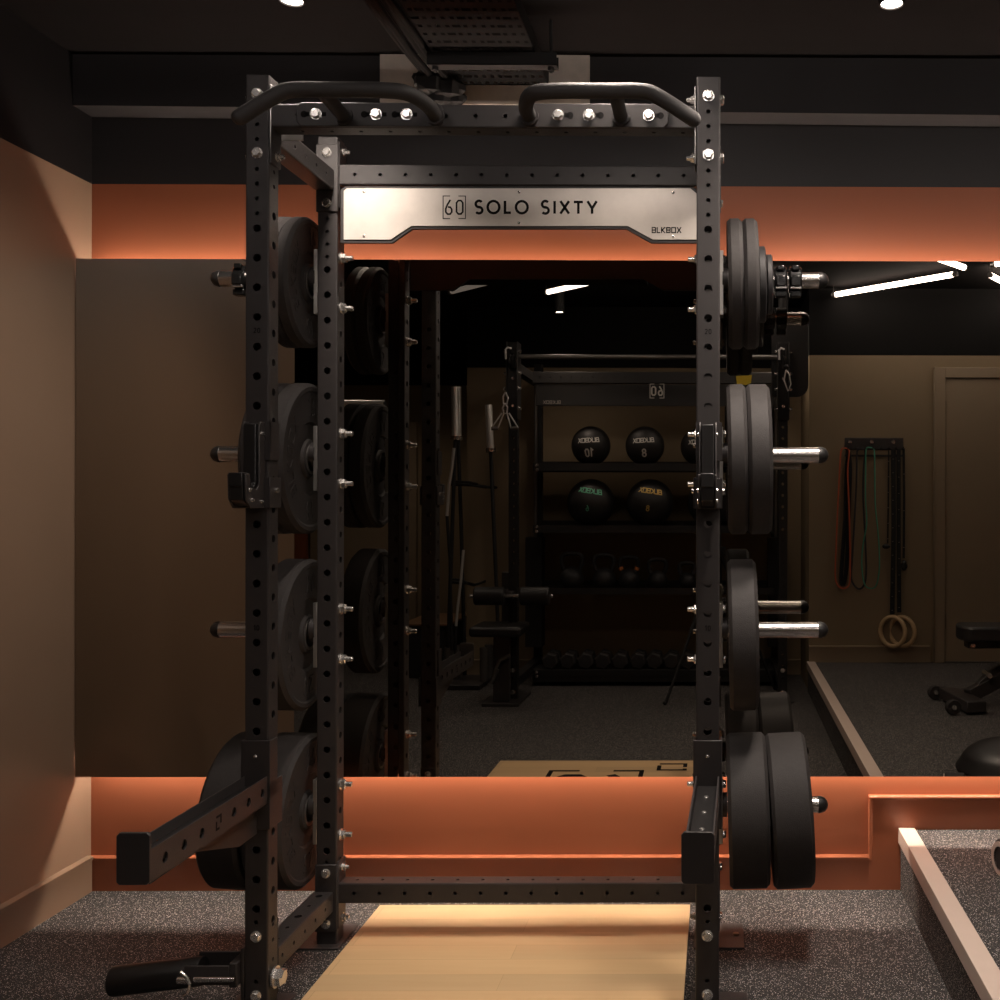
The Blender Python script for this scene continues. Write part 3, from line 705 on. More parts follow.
# name plate
YSG = 3.118
def poly(pts, y): return [(ax(a, y), y, az(b, y, a)) for a, b in pts]
out = [(340, 190), (345, 186), (692, 186), (699, 192), (699, 243), (651, 243), (626, 229), (412, 229), (392, 243), (340, 243)]
inn = [(343.5, 191), (346.5, 188.5), (690, 188.5), (696.5, 194), (696.5, 239.8), (652.5, 239.8), (627.5, 226.2), (411, 226.2), (390.5, 239.8), (343.5, 239.8)]
fr = MB().prism(poly(out, YSG), (0, .010, 0)).build('name_plate_backing', M['powder'], rack, bevel=.001, smooth=False)
face = MB().prism(poly(inn, YSG - .0005), (0, -.0025, 0)).build('name_plate', M['brushed'], rack, bevel=.0006, smooth=False)
YT = YSG - .0031
def onplate(px, py):
    p = at(px, py, YT); return lambda x, y, d: Vector((p.x + x, YT - d, p.z + y))
kpx = F / YT
e = MB(); logo60(e, 22.5 / kpx, onplate(454.3, 207.3), .035, .0006); e.build('bracket_logo', M['etch'], face, smooth=False)
e = MB(); h_ = 12.6 / kpx; W_ = 121.5 / kpx
g0 = (W_ - sum(GL[c][0] * h_ for c in 'SOLO SIXTY')) / (9 * h_)
write(e, 'SOLO SIXTY', h_, onplate(536, 213.6), .20, g0, .0006); e.build('lettering', M['etch'], face, smooth=False)
e = MB(); h_ = 5.8 / kpx; g0 = (29.5 / kpx - sum(GL[c][0] * h_ for c in 'blkbox')) / (5 * h_)
write(e, 'blkbox', h_, onplate(666.5, 233), .17, g0, .0006); e.build('maker_lettering', M['etch'], face, smooth=False)
for px, py in ((364, 191.5), (519, 192.2), (673, 192.6), (364, 236), (519, 223), (673.3, 236.5)):
    p = at(px, py, YT); MB().lathe([(0, .0042), (.0015, .004), (.0022, .002)], p, (0, -1, 0), 10).build('rivet', M['zinc'], face)

# storage pins
pins = [1.972 - .525 * k for k in range(4)]
YP = YR + U / 2
for x in (XLB, XR):
    s = -xi(x); xo = x + s * U / 2
    for z in pins:
        zp = z + .013
        pp = MB().cyl((xo + s * .008, YP, zp), (xo + s * .298, YP, zp), .0240, 28).build('storage_pin', M['steel'], rack)
        MB().lathe([(0, .0250), (.008, .0250), (.020, .021), (.028, .012), (.031, .002)], (xo + s * .297, YP, zp), (s, 0, 0), 24).build('pin_cap', M['plastic'], pp)
        MB().box((xo + s * .0055, YP, z), (.011, U, .192)).build('pin_flange', M['plate_steel'], pp, bevel=.001)
        MB().cyl((xo + s * .008, YP, zp), (xo + s * .024, YP, zp), .036, 24).build('pin_collar', M['powder'], pp)
        for dz in (-.075, .075):
            B((xo + s * .011, YP, z + dz), (s, 0, 0), sp=.2)
            B((x + xi(x) * U / 2, YP, z + dz), (xi(x), 0, 0), 'nut', sp=random.random())
for o in (bolt0, nut0, snut0): bpy.data.objects.remove(o)

# ------------------------------------------------------------------ weight plates
def ring_text(mb, s, rad, h, a0, xf, dirx, wd=.13, gap=.25, thick=.0022):
    """raised lettering round the face at x = xf facing dirx; a0 = angle of the middle (0 = up)"""
    W = text_width(s, h, gap); x = -W / 2
    for c in s:
        ww = GL[c][0] * h; a = a0 + (x + ww / 2) / rad * 1.0
        def fn(px, py, d, a=a, ww=ww):
            lx, ly = px, py + rad - h / 2
            X_ = lx * cos(a) + ly * sin(a); Z_ = -lx * sin(a) + ly * cos(a)
            return Vector((xf + dirx * d, dirx * X_, Z_))
        write(mb, c, h, fn, wd, 0, thick)
        x += ww + gap * h
def make_plate(D, T, label, num, kind='bumper'):
    R = D / 2; h = T / 2
    t = thing('weight_plate', (0, 0, 0), label, 'weight plate')
    if kind == 'bumper':
        prof = []
        half = [(.0388, h - .003), (.050, h - .003), (.056, h - .006), (.060, h - .014), (R * .46, h - .014), (R * .49, h - .006), (R * .88, h - .004), (R * .905, h), (R * .955, h), (R, h - .010)]
    else:
        half = [(.0388, h - .002), (.046, h - .002), (.050, h - .005), (R * .8, h - .005), (R * .84, h), (R * .96, h), (R, h - .003)]
    left = [(-a, r) for r, a in half]; right = [(a, r) for r, a in reversed(half)]
    prof = left + right + [left[0]]
    MB().lathe(prof, (0, 0, 0), (1, 0, 0), 72, close=False).build('plate_body', M['rubber'] if kind == 'bumper' else M['iron'], t, ang=32)
    MB().lathe([(-h + .001, .0375), (-h + .001, .046), (h - .001, .046), (h - .001, .0375), (-h + .001, .0375)], (0, 0, 0), (1, 0, 0), 32, close=False).build('hub', M['dull_steel'], t)
    if kind == 'bumper':
        f = h - .0055
        for nm, st, hh, an in (('raised_word', 'blkbox', .19, -pi / 2), ('raised_word', 'blkbox', .19, pi / 2), ('raised_number', num, .24, 0), ('raised_number', num, .24, pi)):
            e = MB(); ring_text(e, st, R * .69, R * hh, an, f, 1); e.build(nm, M['rubber'], t, smooth=False)
    return t
PG = 'weight plates on the storage pins'
def hang(master, x, z, tilt, label, used):
    loc = Vector((x, YP, z))
    if master not in used:
        used.add(master); o = master; o.location = loc; o['label'] = label; o['group'] = PG
    else: o = dup(master, loc, label, PG)
    o.rotation_euler = (0, radians(tilt) * (1 if x < XC else -1), 0); return o
used = set()
p15 = make_plate(.385, .044, 'x', '15'); p20 = make_plate(.450, .056, 'x', '15'); p20w = make_plate(.450, .068, 'x', '20'); p25 = make_plate(.450, .084, 'x', '20'); p50 = make_plate(.450, .117, 'x', '25')
d5 = make_plate(.225, .022, 'x', '5', 'disc'); d2 = make_plate(.178, .018, 'x', '2', 'disc')
for side, x in (('left', XLB), ('right', XR)):
    s = -xi(x); xo = x + s * U / 2; H = lambda m, off, k, lb, tilt=1.2: hang(m, xo + s * off, pins[k], tilt, lb, used)
    H(p15, .046, 0, f'smaller black bumper plate on the top {side} pin, next to the post')
    H(p15, .091, 0, f'smaller black bumper plate on the top {side} pin, farther from the post')
    H(d5, .126, 0, f'larger of the two small iron discs on the top {side} pin')
    H(d2, .148, 0, f'smallest iron disc on the top {side} pin, against the collar')
    H(p20, .052, 1, f'bumper plate on the second {side} pin from the top, next to the post')
    H(p20w, .116, 1, f'bumper plate on the second {side} pin from the top, farther from the post')
    H(p25, .070, 2, f'single thick bumper plate on the third {side} pin from the top')
    H(p50, .085, 3, f'thickest bumper plate on the lowest {side} pin, next to the post', 1.6)
    H(p50, .209, 3, f'thickest bumper plate on the lowest {side} pin, at its outer end', 3.2)

# collars on the top pins
def make_collar(label):
    t = thing('barbell_collar', (0, 0, 0), label, 'collar')
    n = 24; e = MB(); e.lathe([(-.019, .0252), (-.019, .036), (-.015, .040), (.015, .040), (.019, .036), (.019, .0252), (-.019, .0252)], (0, 0, 0), (1, 0, 0), 28, close=False); e.build('ring', M['gloss'], t)
    MB().box((0, -.038, -.010), (.030, .020, .032)).build('lever', M['gloss'], t, bevel=.003)
    MB().box((0, -.030, .030), (.022, .022, .016)).build('hinge_block', M['gloss'], t, bevel=.003)
    MB().cyl((-.016, -.040, -.030), (.016, -.040, -.030), .004, 10).build('pivot_pin', M['zinc'], t)
    MB().box((0, -.020, -.046), (.034, .030, .018)).build('latch', M['gloss'], t, bevel=.003)
    return t
c0 = make_collar('black clamp collar against the small disc on the top right pin')
CG = 'clamp collars on the top pins'
c0.location = (XR + U / 2 + .182, YP, pins[0] + .013); c0['group'] = CG
dup(c0, (XR + U / 2 + .226, YP, pins[0] + .013), 'outer black clamp collar on the top right pin, by the pin end', CG)
dup(c0, (XLB - U / 2 - .182, YP, pins[0] + .013), 'black clamp collar against the small disc on the top left pin', CG)
dup(c0, (XLB - U / 2 - .232, YP, pins[0] + .013), 'outer black clamp collar on the top left pin, by the pin end', CG)

# ------------------------------------------------------------------ j-hooks
def make_hook(x, label):
    t = thing('j_hook', (x, YF, 1.30), label, 'j-hook', 'j-hooks on the front posts')
    z0 = 1.303; z1 = 1.520
    prof = [(YF - .001, z0), (YF - .085, z0), (YF - .108, z0 + .022), (YF - .112, z0 + .083), (YF - .088, z0 + .085), (YF - .082, z0 + .052), (YF - .050, z0 + .047), (YF - .036, z0 + .058), (YF - .036, z1 - .012), (YF - .028, z1), (YF - .001, z1)]
    for s in (-1, 1): MB().prism([(x + s * .0175, a, b) for a, b in prof], (s * .005, 0, 0)).build('side_plate', M['powder'], t, bevel=.0015)
    lin = [(YF - .004, z0 + .006), (YF - .080, z0 + .006), (YF - .112, z0 + .020), (YF - .117, z0 + .086), (YF - .086, z0 + .088), (YF - .080, z0 + .058), (YF - .054, z0 + .052), (YF - .042, z0 + .062), (YF - .042, z1 - .006), (YF - .004, z1 - .006)]
    MB().prism([(x - .0155, a, b) for a, b in lin], (.031, 0, 0)).build('liner', M['plastic'], t, bevel=.002)
    MB().box((x, YF - .099, z0 + .070), (.033, .040, .034)).build('nose_block', M['plastic'], t, bevel=.002)
    b = MB()
    b.span(x - .031, x + .036, YF - .006, YF - .0005, z1 - .095, z1 + .002)
    b.span(x + .031, x + .036, YF - .006, YF + .05, z1 - .095, z1 + .002)
    b.build('top_bracket', M['powder'], t, bevel=.0015)
    b = MB(); b.span(x - .036, x + .036, YF - .008, YF - .0005, z0, z0 + .078)
    for s in (-1, 1): b.span(x + s * .0315, x + s * .0365, YF - .008, YF + .062, z0, z0 + .078)
    b.build('lower_sleeve', M['powder'], t, bevel=.0015)
    for (dy, dz) in ((-.020, z1 - .030 - z0), (-.075, .020), (-.090, .045), (-.022, .016)):
        for s in (-1, 1): MB().lathe([(0, .0055), (.003, .005), (.0042, .002)], (x + s * .0225, YF + dy, z0 + dz), (s, 0, 0), 10).build('screw', M['zinc'], t)
    for s in (-1, 1): MB().cyl((x + s * .0365, YF + .03, z0 + .045), (x + s * .042, YF + .03, z0 + .045), .0065, 12).build('locating_pin', M['zinc'], t)
    return t
make_hook(XL, 'black j-hook clamped on the left front post')
make_hook(XR, 'black j-hook clamped on the right front post')

# ------------------------------------------------------------------ spotter arms
def make_arm(x, label):
    t = thing('spotter_arm', (x, YF, .55), label, 'spotter arm', 'spotter arms on the front posts')
    y0, y1 = 2.098, YF - .004; zc = .590; hh = .034; wd = .030
    e = MB(); L = y1 - y0; hs = [(.058 + .078 * k, .0112) for k in (0, 1, 2)] + [(.058 + .078 * k, .0112) for k in (4, 5, 6)]
    for s in (-1, 1):
        e.holed((x + s * wd, y0, zc), (0, 1, 0), (0, 0, 1), (s, 0, 0), L, 2 * hh, hs)
        e.holed((x + s * (wd - .004), y0, zc), (0, 1, 0), (0, 0, 1), (-s, 0, 0), L, 2 * hh, hs, 0)
        e.span(x + s * (wd - .004), x + s * wd, y0, y1, zc + hh - .0005, zc + hh + .0005)
    e.span(x - wd, x + wd, y0, y1, zc - hh, zc - hh + .004)
    e.build('channel', M['powder'], t, smooth=False)
    MB().span(x - wd + .005, x + wd - .005, y0 + .004, y1, zc - .004, zc + hh - .024).build('liner', M['plastic'], t)
    for k in range(4): MB().lathe([(0, .0065), (.002, .0055), (.003, .002)], (x, y0 + .08 + .125 * k, zc + hh - .024), (0, 0, 1), 10).build('screw', M['zinc'], t)
    z_a, z_b = .557, .661
    c_ = .006
    MB().prism([(x - .033 + c_, 2.090, z_a), (x - .033, 2.090, z_a + c_), (x - .033, 2.090, z_b - c_), (x - .033 + c_, 2.090, z_b), (x + .033 - c_, 2.090, z_b), (x + .033, 2.090, z_b - c_), (x + .033, 2.090, z_a + c_), (x + .033 - c_, 2.090, z_a)], (0, .008, 0)).build('end_plate', M['powder'], t, bevel=.001)
    MB().prism([(x - .004, y1, zc - hh), (x - .004, y1 - .375, zc - hh), (x - .004, y1 - .10, zc - .11), (x - .004, y1, zc - .11)], (.008, 0, 0)).build('gusset', M['powder'], t)
    b = MB(); b.span(x - .036, x + .036, YF - .006, YF - .0008, zc - .10, zc + .125)
    for s in (-1, 1): b.span(x + s * .0315, x + s * .0365, YF - .006, YF + .040, zc - .02, zc + .125); b.span(x + s * .0315, x + s * .0365, YF - .006, YF + .072, zc - .10, zc + .018)
    b.build('mounting_bracket', M['powder'], t, bevel=.0015)
    MB().lathe([(0, .005), (.002, .004), (.003, .002)], (x, YF - .006, zc + .085), (0, -1, 0), 10).build('screw', M['zinc'], t)
    MB().cyl((x - .01, YF - .02, zc - .055), (x - .01, YF - .02, zc - .10), .005, 10).build('spring_pin', M['zinc'], t)
    e = MB(); yc = y0 + .058 + .078 * 3; s = 1 if x < XC else -1
    for ln in ([(-.011, .014), (.011, .014), (.011, -.004)], [(.003, -.014), (-.011, -.014), (-.011, .004)]):
        Lr, Rr, cl = ribbon(ln, .005)
        for i in range(len(Lr) - 1): e.prism([(x + s * (wd + .0002), yc + q.x, zc + q.y) for q in (Lr[i], Rr[i], Rr[i + 1], Lr[i + 1])], (s * .0006, 0, 0))
    e.build('cut_mark', M['etch'], t, smooth=False)
    return t
make_arm(XL, 'black spotter arm jutting forward from the left front post').rotation_euler.z = radians(.5)
make_arm(XR, 'black spotter arm jutting forward from the right front post').rotation_euler.z = radians(-1.4)

# ------------------------------------------------------------------ landmine sleeve at the left foot
YL = YF + .03; xo = XL - U / 2
t = thing('landmine_sleeve', (xo, YL, .06), 'black landmine sleeve pinned to the foot of the left front post', 'landmine')
za = az(979.5, YL, 104); zb = az(969, YL, 215)
a = Vector((ax(116, YL), YL - .01, za)); b = Vector((ax(206, YL), YL - .01, zb))
MB().lathe([(0, .030), (.001, .036), (.004, .037), ((b - a).length - .004, .036), ((b - a).length, .034)], a, (b - a), 28).build('sleeve_tube', M['plastic'], t)
e = MB()
e.span(b.x - .03, xo - .028, YL - .050, YL - .044, zb - .020, zb + .030); e.span(b.x - .03, xo - .028, YL + .026, YL + .032, zb - .024, zb + .034)
e.span(xo - .030, xo - .010, YL - .050, YL + .032, zb - .026, zb + .036)
e.build('yoke', M['powder'], t, bevel=.003)
MB().span(xo - .010, xo - .0005, YL - .03, YL + .03, zb - .075, zb + .065).build('mount_plate', M['powder'], t, bevel=.002)
MB().cyl((b.x + .003, YL - .062, zb + .002), (xo - .008, YL - .062, zb + .002), .007, 14).build('pivot_pin', M['steel'], t)
MB().cyl((b.x - .038, YL - .062, zb + .000), (b.x - .008, YL - .062, zb + .000), .0085, 14).build('wing_bolt_shank', M['steel'], t)
e = MB(); e.tube([(b.x - .006, YL - .066, zb - .008), (b.x - .016, YL - .068, zb + .012), (b.x - .030, YL - .066, zb + .022)], .0042, 8); e.tube([(b.x - .006, YL - .066, zb - .010), (b.x - .010, YL - .070, zb - .030), (b.x - .020, YL - .068, zb - .036)], .0042, 8)
e.build('wing', M['zinc'], t)

# ------------------------------------------------------------------ the photographer's tripod
apex = Vector((.012, -.10, .98))
t = thing('camera_tripod', (0, -.1, 0), 'black camera tripod whose legs show in the mirror beside the right posts', 'tripod')
f1 = rf(665, 705, F * CAMH / 205); f2 = rf(775, 690, F * CAMH / 190); f3 = Vector((.02, -.62, 0))
for f in (f1, f2, f3):
    f = Vector((f.x, f.y, 0)); mid = apex + (f - apex) * .55
    lg = MB().cyl(apex, mid, .014, 12).cyl(mid, f + (apex - f).normalized() * .012, .010, 12).build('leg', M['dark'], t)
    MB().sphere(f + Vector((0, 0, .013)), .013, 12, 8).build('foot', M['plastic'], lg)
MB().cyl(apex - Vector((0, 0, .06)), (0.0, -.10, 1.24), .015, 14).build('centre_column', M['dark'], t)
MB().cyl(apex - Vector((0, 0, .03)), apex + Vector((0, 0, .03)), .04, 16).build('leg_hub', M['plastic'], t)
t = thing('photo_camera', (0, -.1, 1.24), 'black photo camera on the tripod mirrored behind the right posts', 'camera')
MB().span(-.068, .068, -.135, -.075, 1.262, 1.362).build('camera_body', M['plastic'], t, bevel=.006)
MB().lathe([(0, .038), (.05, .040), (.052, .034)], (0, -.076, CAMH - .008), (0, 1, 0), 24).build('lens', M['plastic'], t)
MB().span(-.03, .03, -.13, -.07, 1.24, 1.262).build('mount_head', M['dark'], t)

# ------------------------------------------------------------------ cable machine with storage shelves (behind the camera, seen in the mirror)
ZRK = -.02
YC = 2 * YM - 6.87                      # front posts of the cable machine
YSH = 2 * YM - 7.42                     # front of the shelves
VS = 7.42
sr = thing('cable_storage_rack', (-.45, YSH - .25, 0), 'black cable machine with storage shelves mirrored in the centre', 'storage rack')
xl, xr = rx(513, 6.87), rx(783, 6.87)
xsl, xsr = rx(541, VS) + 0, rx(783, 6.87)
hs = [(.15 + .075 * k, .0104) for k in range(28)]
for x in (xl, xr):
    e = MB(); e.rail((x, YC - U / 2, .006), (0, 0, 1), (0, -1, 0), 2.33, U, U, hs, hs, hs, hs); e.build('post', M['rack_black'], sr, smooth=False)
    e = MB(); e.rail((x, YSH - .42, .006), (0, 0, 1), (0, -1, 0), 2.33, U, U, [], hs, [], []); e.build('post', M['rack_black'], sr, smooth=False)
    for z in (2.20, .12):
        MB().span(x - U / 2, x + U / 2, YSH - .39, YC - U, z - .03, z + .03).build('side_rail', M['rack_black'], sr, bevel=.002)
    MB().span(x - .07, x + .07, YC - .10, YC + .05, 0, .006).build('foot_plate', M['rack_black'], sr)
    for z in (.205, .062): MB().lathe([(0, .0145), (.003, .0145), (.003, .012), (.011, .012)], (x, YC, z), (0, 1, 0), 12).build('bolt', M['zinc'], sr)
    # trolley
    e = MB(); z0, z1 = rz(420, 6.87), rz(343, 6.87)
    for s in (-1, 1): e.span(x + s * .032, x + s * .038, YC - .075, YC + .055, z0, z1)
    e.span(x - .038, x + .038, YC + .004, YC + .010, z0, z1)
    tr = e.build('trolley', M['rack_black'], sr, bevel=.002)
    for z in (z0 + .07, z0 + .20, z0 + .30, z1 - .06):
        for s in (-1, 1): MB().lathe([(0, .013), (.003, .013), (.003, .009), (.02, .008)], (x + s * .038, YC + .02, z), (s, 0, 0), 10).build('bolt', M['zinc'], tr)
    for z in (z0 + .09, z0 + .27): MB().lathe([(0, .010), (.004, .009)], (x, YC + .010, z), (0, 1, 0), 10).build('bolt', M['zinc'], tr)
    sd = -1 if x < 0 else 1
    MB().lathe([(-.010, .020), (-.010, .045), (-.005, .038), (.005, .038), (.010, .045), (.010, .020)], (x + .005, YC + .055, z1 - .13), (1, 0, 0), 24).build('pulley', M['plastic'], tr)
    e = MB(); e.tube([(x - .03, YC + .085, z1 - .12), (x - .032, YC + .088, z1 - .06), (x - .02, YC + .085, z1 - .045), (x, YC + .07, z1 - .05)], .007, 8); e.build('pulley_guard', M['bar_chrome'], tr)
    MB().cyl((x, YSH - .3, .3), (x, YSH - .3, 2.2), .012, 12).build('guide_rod', M['dull_steel'], sr)
    MB().span(x - .06, x + .06, YSH - .36, YSH - .22, .25, 1.05).build('weight_stack', M['dark'], sr)
bx0, bx1 = xl + U / 2, xr - U / 2
zb = rz(356.5, 6.87)
MB().cyl((bx0, YC - .03, zb), (bx1, YC - .03, zb), .0155, 16).build('pull_up_bar', M['dull_steel'], sr)
z0, z1 = rz(383.5, VS), rz(372, VS)
L = bx1 - bx0
e = MB(); e.rail((bx0, YSH - U / 2, (z0 + z1) / 2), (1, 0, 0), (0, -1, 0), L, U, z1 - z0, [], [(.05 + .075 * k, .006) for k in range(int(L / .075))], [], []); e.build('cross_beam', M['rack_black'], sr, smooth=False)
z0, z1 = rz(406, VS), rz(384.5, VS)
sp = MB().span(bx0 + .02, bx1, YSH - .03, YSH - .01, z0, z1).build('sign_panel', M['rack_black'], sr, bevel=.002)
def face(px, py, Yv=VS - .012):
    p = rf(px, py, Yv); return lambda x, y, d: Vector((p.x - x, p.y + .001 + d, p.z + y))
k7 = F / VS
logo60(e := MB(), 14 / k7, face(657, 391), .05, .0006); e.build('bracket_logo', M['white_ink'], sp, smooth=False)
write(e := MB(), 'blkbox', 3.4 / k7, face(552, 402.5), .17, .15, .0006, 'C', 0, -.01); e.build('maker_lettering', M['grey_ink'], sp, smooth=False)
shelf_z = [rz(464, VS), rz(526, VS), rz(589, VS), rz(671, VS)]
for i, z in enumerate(shelf_z):
    e = MB(); e.span(bx0, bx1, YSH - .40, YSH - .03, z - .012, z - .006); e.span(bx0, bx1, YSH - .03, YSH - .012, z - (.050 if i < 2 else .04), z + .004)
    e.span(bx0, bx1, YSH - .40, YSH - .395, z - .05, z + .03)
    e.build('shelf', M['rack_black'] if i != 2 else M['rack_black'], sr)
    for dz in (.010, -.02): MB().lathe([(0, .011), (.003, .011), (.003, .008), (.014, .007)], (bx0 + .03, YSH - .010, z - .02 + dz), (0, 1, 0), 10).build('bolt', M['zinc'], sr)
MB().span(bx0, bx1, YSH - .06, YSH - .02, .03, .12).build('base_rail', M['rack_black'], sr, bevel=.003)
e = MB(); xq0, xq1, zq0, zq1 = rx(809, 6.9), rx(772, 6.9), rz(396, 6.9), rz(313, 6.9); rq = .08
pq = [(xq0 - rq + rq * cos(a), zq1 - rq + rq * sin(a)) for a in [pi / 2 * k / 6 for k in range(7)]] + [(xq1, zq1), (xq1, zq0)] + [(xq0 - rq + rq * cos(a), zq0 + rq + rq * sin(a)) for a in [-pi / 2 + pi / 2 * k / 6 for k in range(7)]]
e.prism([(a, YC - .085, b) for a, b in pq], (0, -.03, 0)); e.build('top_shroud', M['plastic'], sr, bevel=.003)
tg = MB().prism([rf(736, 376, 6.87 - .07), rf(752, 375, 6.87 - .07), rf(751, 383, 6.87 - .07), rf(746, 385, 6.87 - .07), rf(737, 384, 6.87 - .07)], (0, -.002, 0)).build('warning_tag', M['yellow'], sr, smooth=False)
MB().span(rx(747, 6.95), rx(735, 6.95), YC - .10, YC - .085, rz(392, 6.95), rz(372, 6.95)).build('tag_holder', M['dark'], sr)

# balls
def make_ball(px, py, rpx, ink, num, label, seam, grp, shelf, word_dy):
    r = rpx / (F / (VS + .15)); c = rf(px, py, VS + .15); c.z = shelf_z[shelf] - .006 + r
    t = thing('medicine_ball', (c.x, c.y, c.z - r), label, 'medicine ball', grp)
    MB().sphere(c, r, 36, 22).build('ball_body', M['ball'], t, ang=60)
    tilt = .14 if seam else -.06
    def fn(x, y, d):
        x, y = x * cos(tilt) - y * sin(tilt), x * sin(tilt) + y * cos(tilt)
        a, b = x / r, y / r; R_ = r + .0008 + d
        return c + Vector((-R_ * sin(a) * cos(b), R_ * cos(a) * cos(b), R_ * sin(b)))
    h = r * .24; g = (r * 1.12 - sum(GL[q][0] * h for q in 'blkbox')) / (5 * h)
    write(e := MB(), 'blkbox', h, fn, .18, g, .0012, 'C', 0, r * word_dy, .12); e.build('ball_lettering', ink, t, smooth=False)
    write(e := MB(), num, r * (.42 if not seam else .24), fn, .18, .2, .0012, 'C', 0, -r * (.62 if not seam else .35), .12); e.build('ball_number', ink if not seam else ink, t, smooth=False)
    return t
G1 = 'small balls on the top shelf'; G2 = 'large balls on the second shelf'
make_ball(591, 445, 19.5, M['white_ink'], '10', 'small black ball with white lettering and number 10 on the top shelf', False, G1, 0, .12)
make_ball(645, 445, 19.5, M['white_ink'], '8', 'small black ball with white lettering and number 8 on the top shelf', False, G1, 0, .12)
make_ball(699, 447, 18.5, M['white_ink'], '6', 'small black ball on the top shelf, half hidden by the right post', False, G1, 0, .12)
make_ball(591, 504, 23.5, M['green_ink'], '6', 'large black ball with green lettering on the second shelf', True, G2, 1, .40)
make_ball(650, 504, 23.5, M['yellow_ink'], '8', 'large black ball with yellow lettering on the second shelf', True, G2, 1, .40)
make_ball(711, 504, 23.5, M['grey_ink'], '8', 'large black ball on the second shelf, mostly hidden by the right post', True, G2, 1, .40)

# kettlebells
def make_kettle(px, wpx, band, label):
    k = F / (VS + .15); r = wpx / 2 / k; c = rf(px, 580, VS + .15); zb = shelf_z[2] - .006
    t = thing('kettlebell', (c.x, c.y, zb), label, 'kettlebell', 'kettlebells on the third shelf')
    MB().lathe([(0, r * .55), (.004, r * .62), (r * .45, r * .96), (r * .85, r), (r * 1.3, r * .86), (r * 1.62, r * .55), (r * 1.78, r * .2)], (c.x, c.y, zb), (0, 0, 1), 28).build('bell', M['iron'], t, ang=60)
    zt = zb + r * 1.45
    P = [(-.62, 0), (-.80, .45), (-.86, .95), (-.72, 1.28), (-.4, 1.40), (0, 1.42), (.4, 1.40), (.72, 1.28), (.86, .95), (.80, .45), (.62, 0)]
    path = smooth_path([(c.x + a * r, c.y, zt + b * r) for a, b in P], 3)
    MB().tube(path, .0155, 12).build('handle', M['iron'], t, ang=60)
    if band:
        for s in (-1, 1): MB().tube([(c.x + s * .70 * r, c.y, zt + .22 * r), (c.x + s * .80 * r, c.y, zt + .50 * r)], .0175, 12).build('colour_band', band, t)
    return t
for px, wp, bd, lb in ((572, 24, None, 'leftmost and largest black kettlebell on the third shelf'), (604, 23, None, 'second kettlebell from the left, beside the orange banded one'), (629, 21.5, M['orange_ink'], 'kettlebell with orange handle bands, middle of the third shelf'), (657.5, 20, None, 'plain kettlebell right of the orange banded one'), (687, 17.5, M['grey_band'], 'smallest kettlebell beside the right post')):
    make_kettle(px, wp, bd, lb)

# dumbbells
def make_dumb(label):
    t = thing('hex_dumbbell', (0, 0, 0), label, 'dumbbell')
    for y in (-.075, .075):
        MB().lathe([(-.04, .050), (-.032, .061), (.032, .061), (.04, .050)], (0, y, .055), (0, 1, 0), 6).build('hex_head', M['rubber'], t, smooth=False)
        MB().cyl((0, y - .042, .055), (0, y + .042, .055), .024, 16).build('end_disc', M['iron'], t)
    MB().cyl((0, -.04, .055), (0, .04, .055), .016, 16).build('handle', M['steel'], t)
    return t
d0 = None; xs = [552, 569.5, 587, 604, 621, 639, 655, 672, 688]
words_ = ['first', 'second', 'third', 'fourth', 'fifth', 'sixth', 'seventh', 'eighth', 'ninth']
for i, px in enumerate(xs):
    c = rf(px, 650, VS + .12); loc = (c.x, YSH - .13, shelf_z[3] + .010); lb = f'{words_[i]} hex dumbbell from the left in the bottom row'
    if d0 is None: d0 = make_dumb(lb); d0.location = loc; d0['group'] = 'hex dumbbells on the bottom shelf'
    else: dup(d0, loc, lb, 'hex dumbbells on the bottom shelf')
    (d0 if i == 0 else bpy.data.objects[-1]) if False else None
e = MB(); e.span(bx0, bx1, YSH - .24, YSH - .03, shelf_z[3], shelf_z[3] + .0095); e.build('dumbbell_liner', M['dark'], sr)

# v-handle hanging from the left trolley
Yv = 6.87 - .09; t = thing('cable_attachment', rf(505, 430, Yv), 'chrome double D cable handle hanging from the left pulley', 'cable handle')
q = lambda px, py: rf(px, py, Yv)
MB().tube([q(505.5, 392), q(503, 397), q(503.5, 404), q(506.5, 405), q(508, 398), q(505.5, 392)], .005, 8).build('carabiner', M['bar_chrome'], t)
MB().tube([q(505, 403), q(502.5, 408), q(504, 414), q(507, 413), q(507.5, 407), q(505, 403)], .005, 8).build('chain_link', M['bar_chrome'], t)
for a, b, c_ in ((502, 491.5, 498), (507, 511, 518)):
    MB().tube([q(a, 413), q(b, 428), q(c_, 427.5), q(a + 2, 413)], .005, 8).build('handle_frame', M['bar_chrome'], t)
    MB().cyl(q(b, 428.5), q(c_, 428), .013, 14).build('grip', M['dull_steel'], t)
t = thing('snap_hook', q(785, 392), 'chrome snap hook hanging from the right pulley', 'snap hook')
qr = lambda px, py: rf(px, py, Yv)
MB().tube([qr(786, 370), qr(784, 380), qr(788, 391), qr(791, 384), qr(789, 374), qr(786, 370)], .005, 8).build('hook_body', M['bar_chrome'], t)
MB().sphere(qr(786, 367), .018, 12, 8).build('cable_stop', M['plastic'], t)
MB().cyl(qr(786, 366), qr(786, 345), .004, 8).build('cable_end', M['plastic'], t)

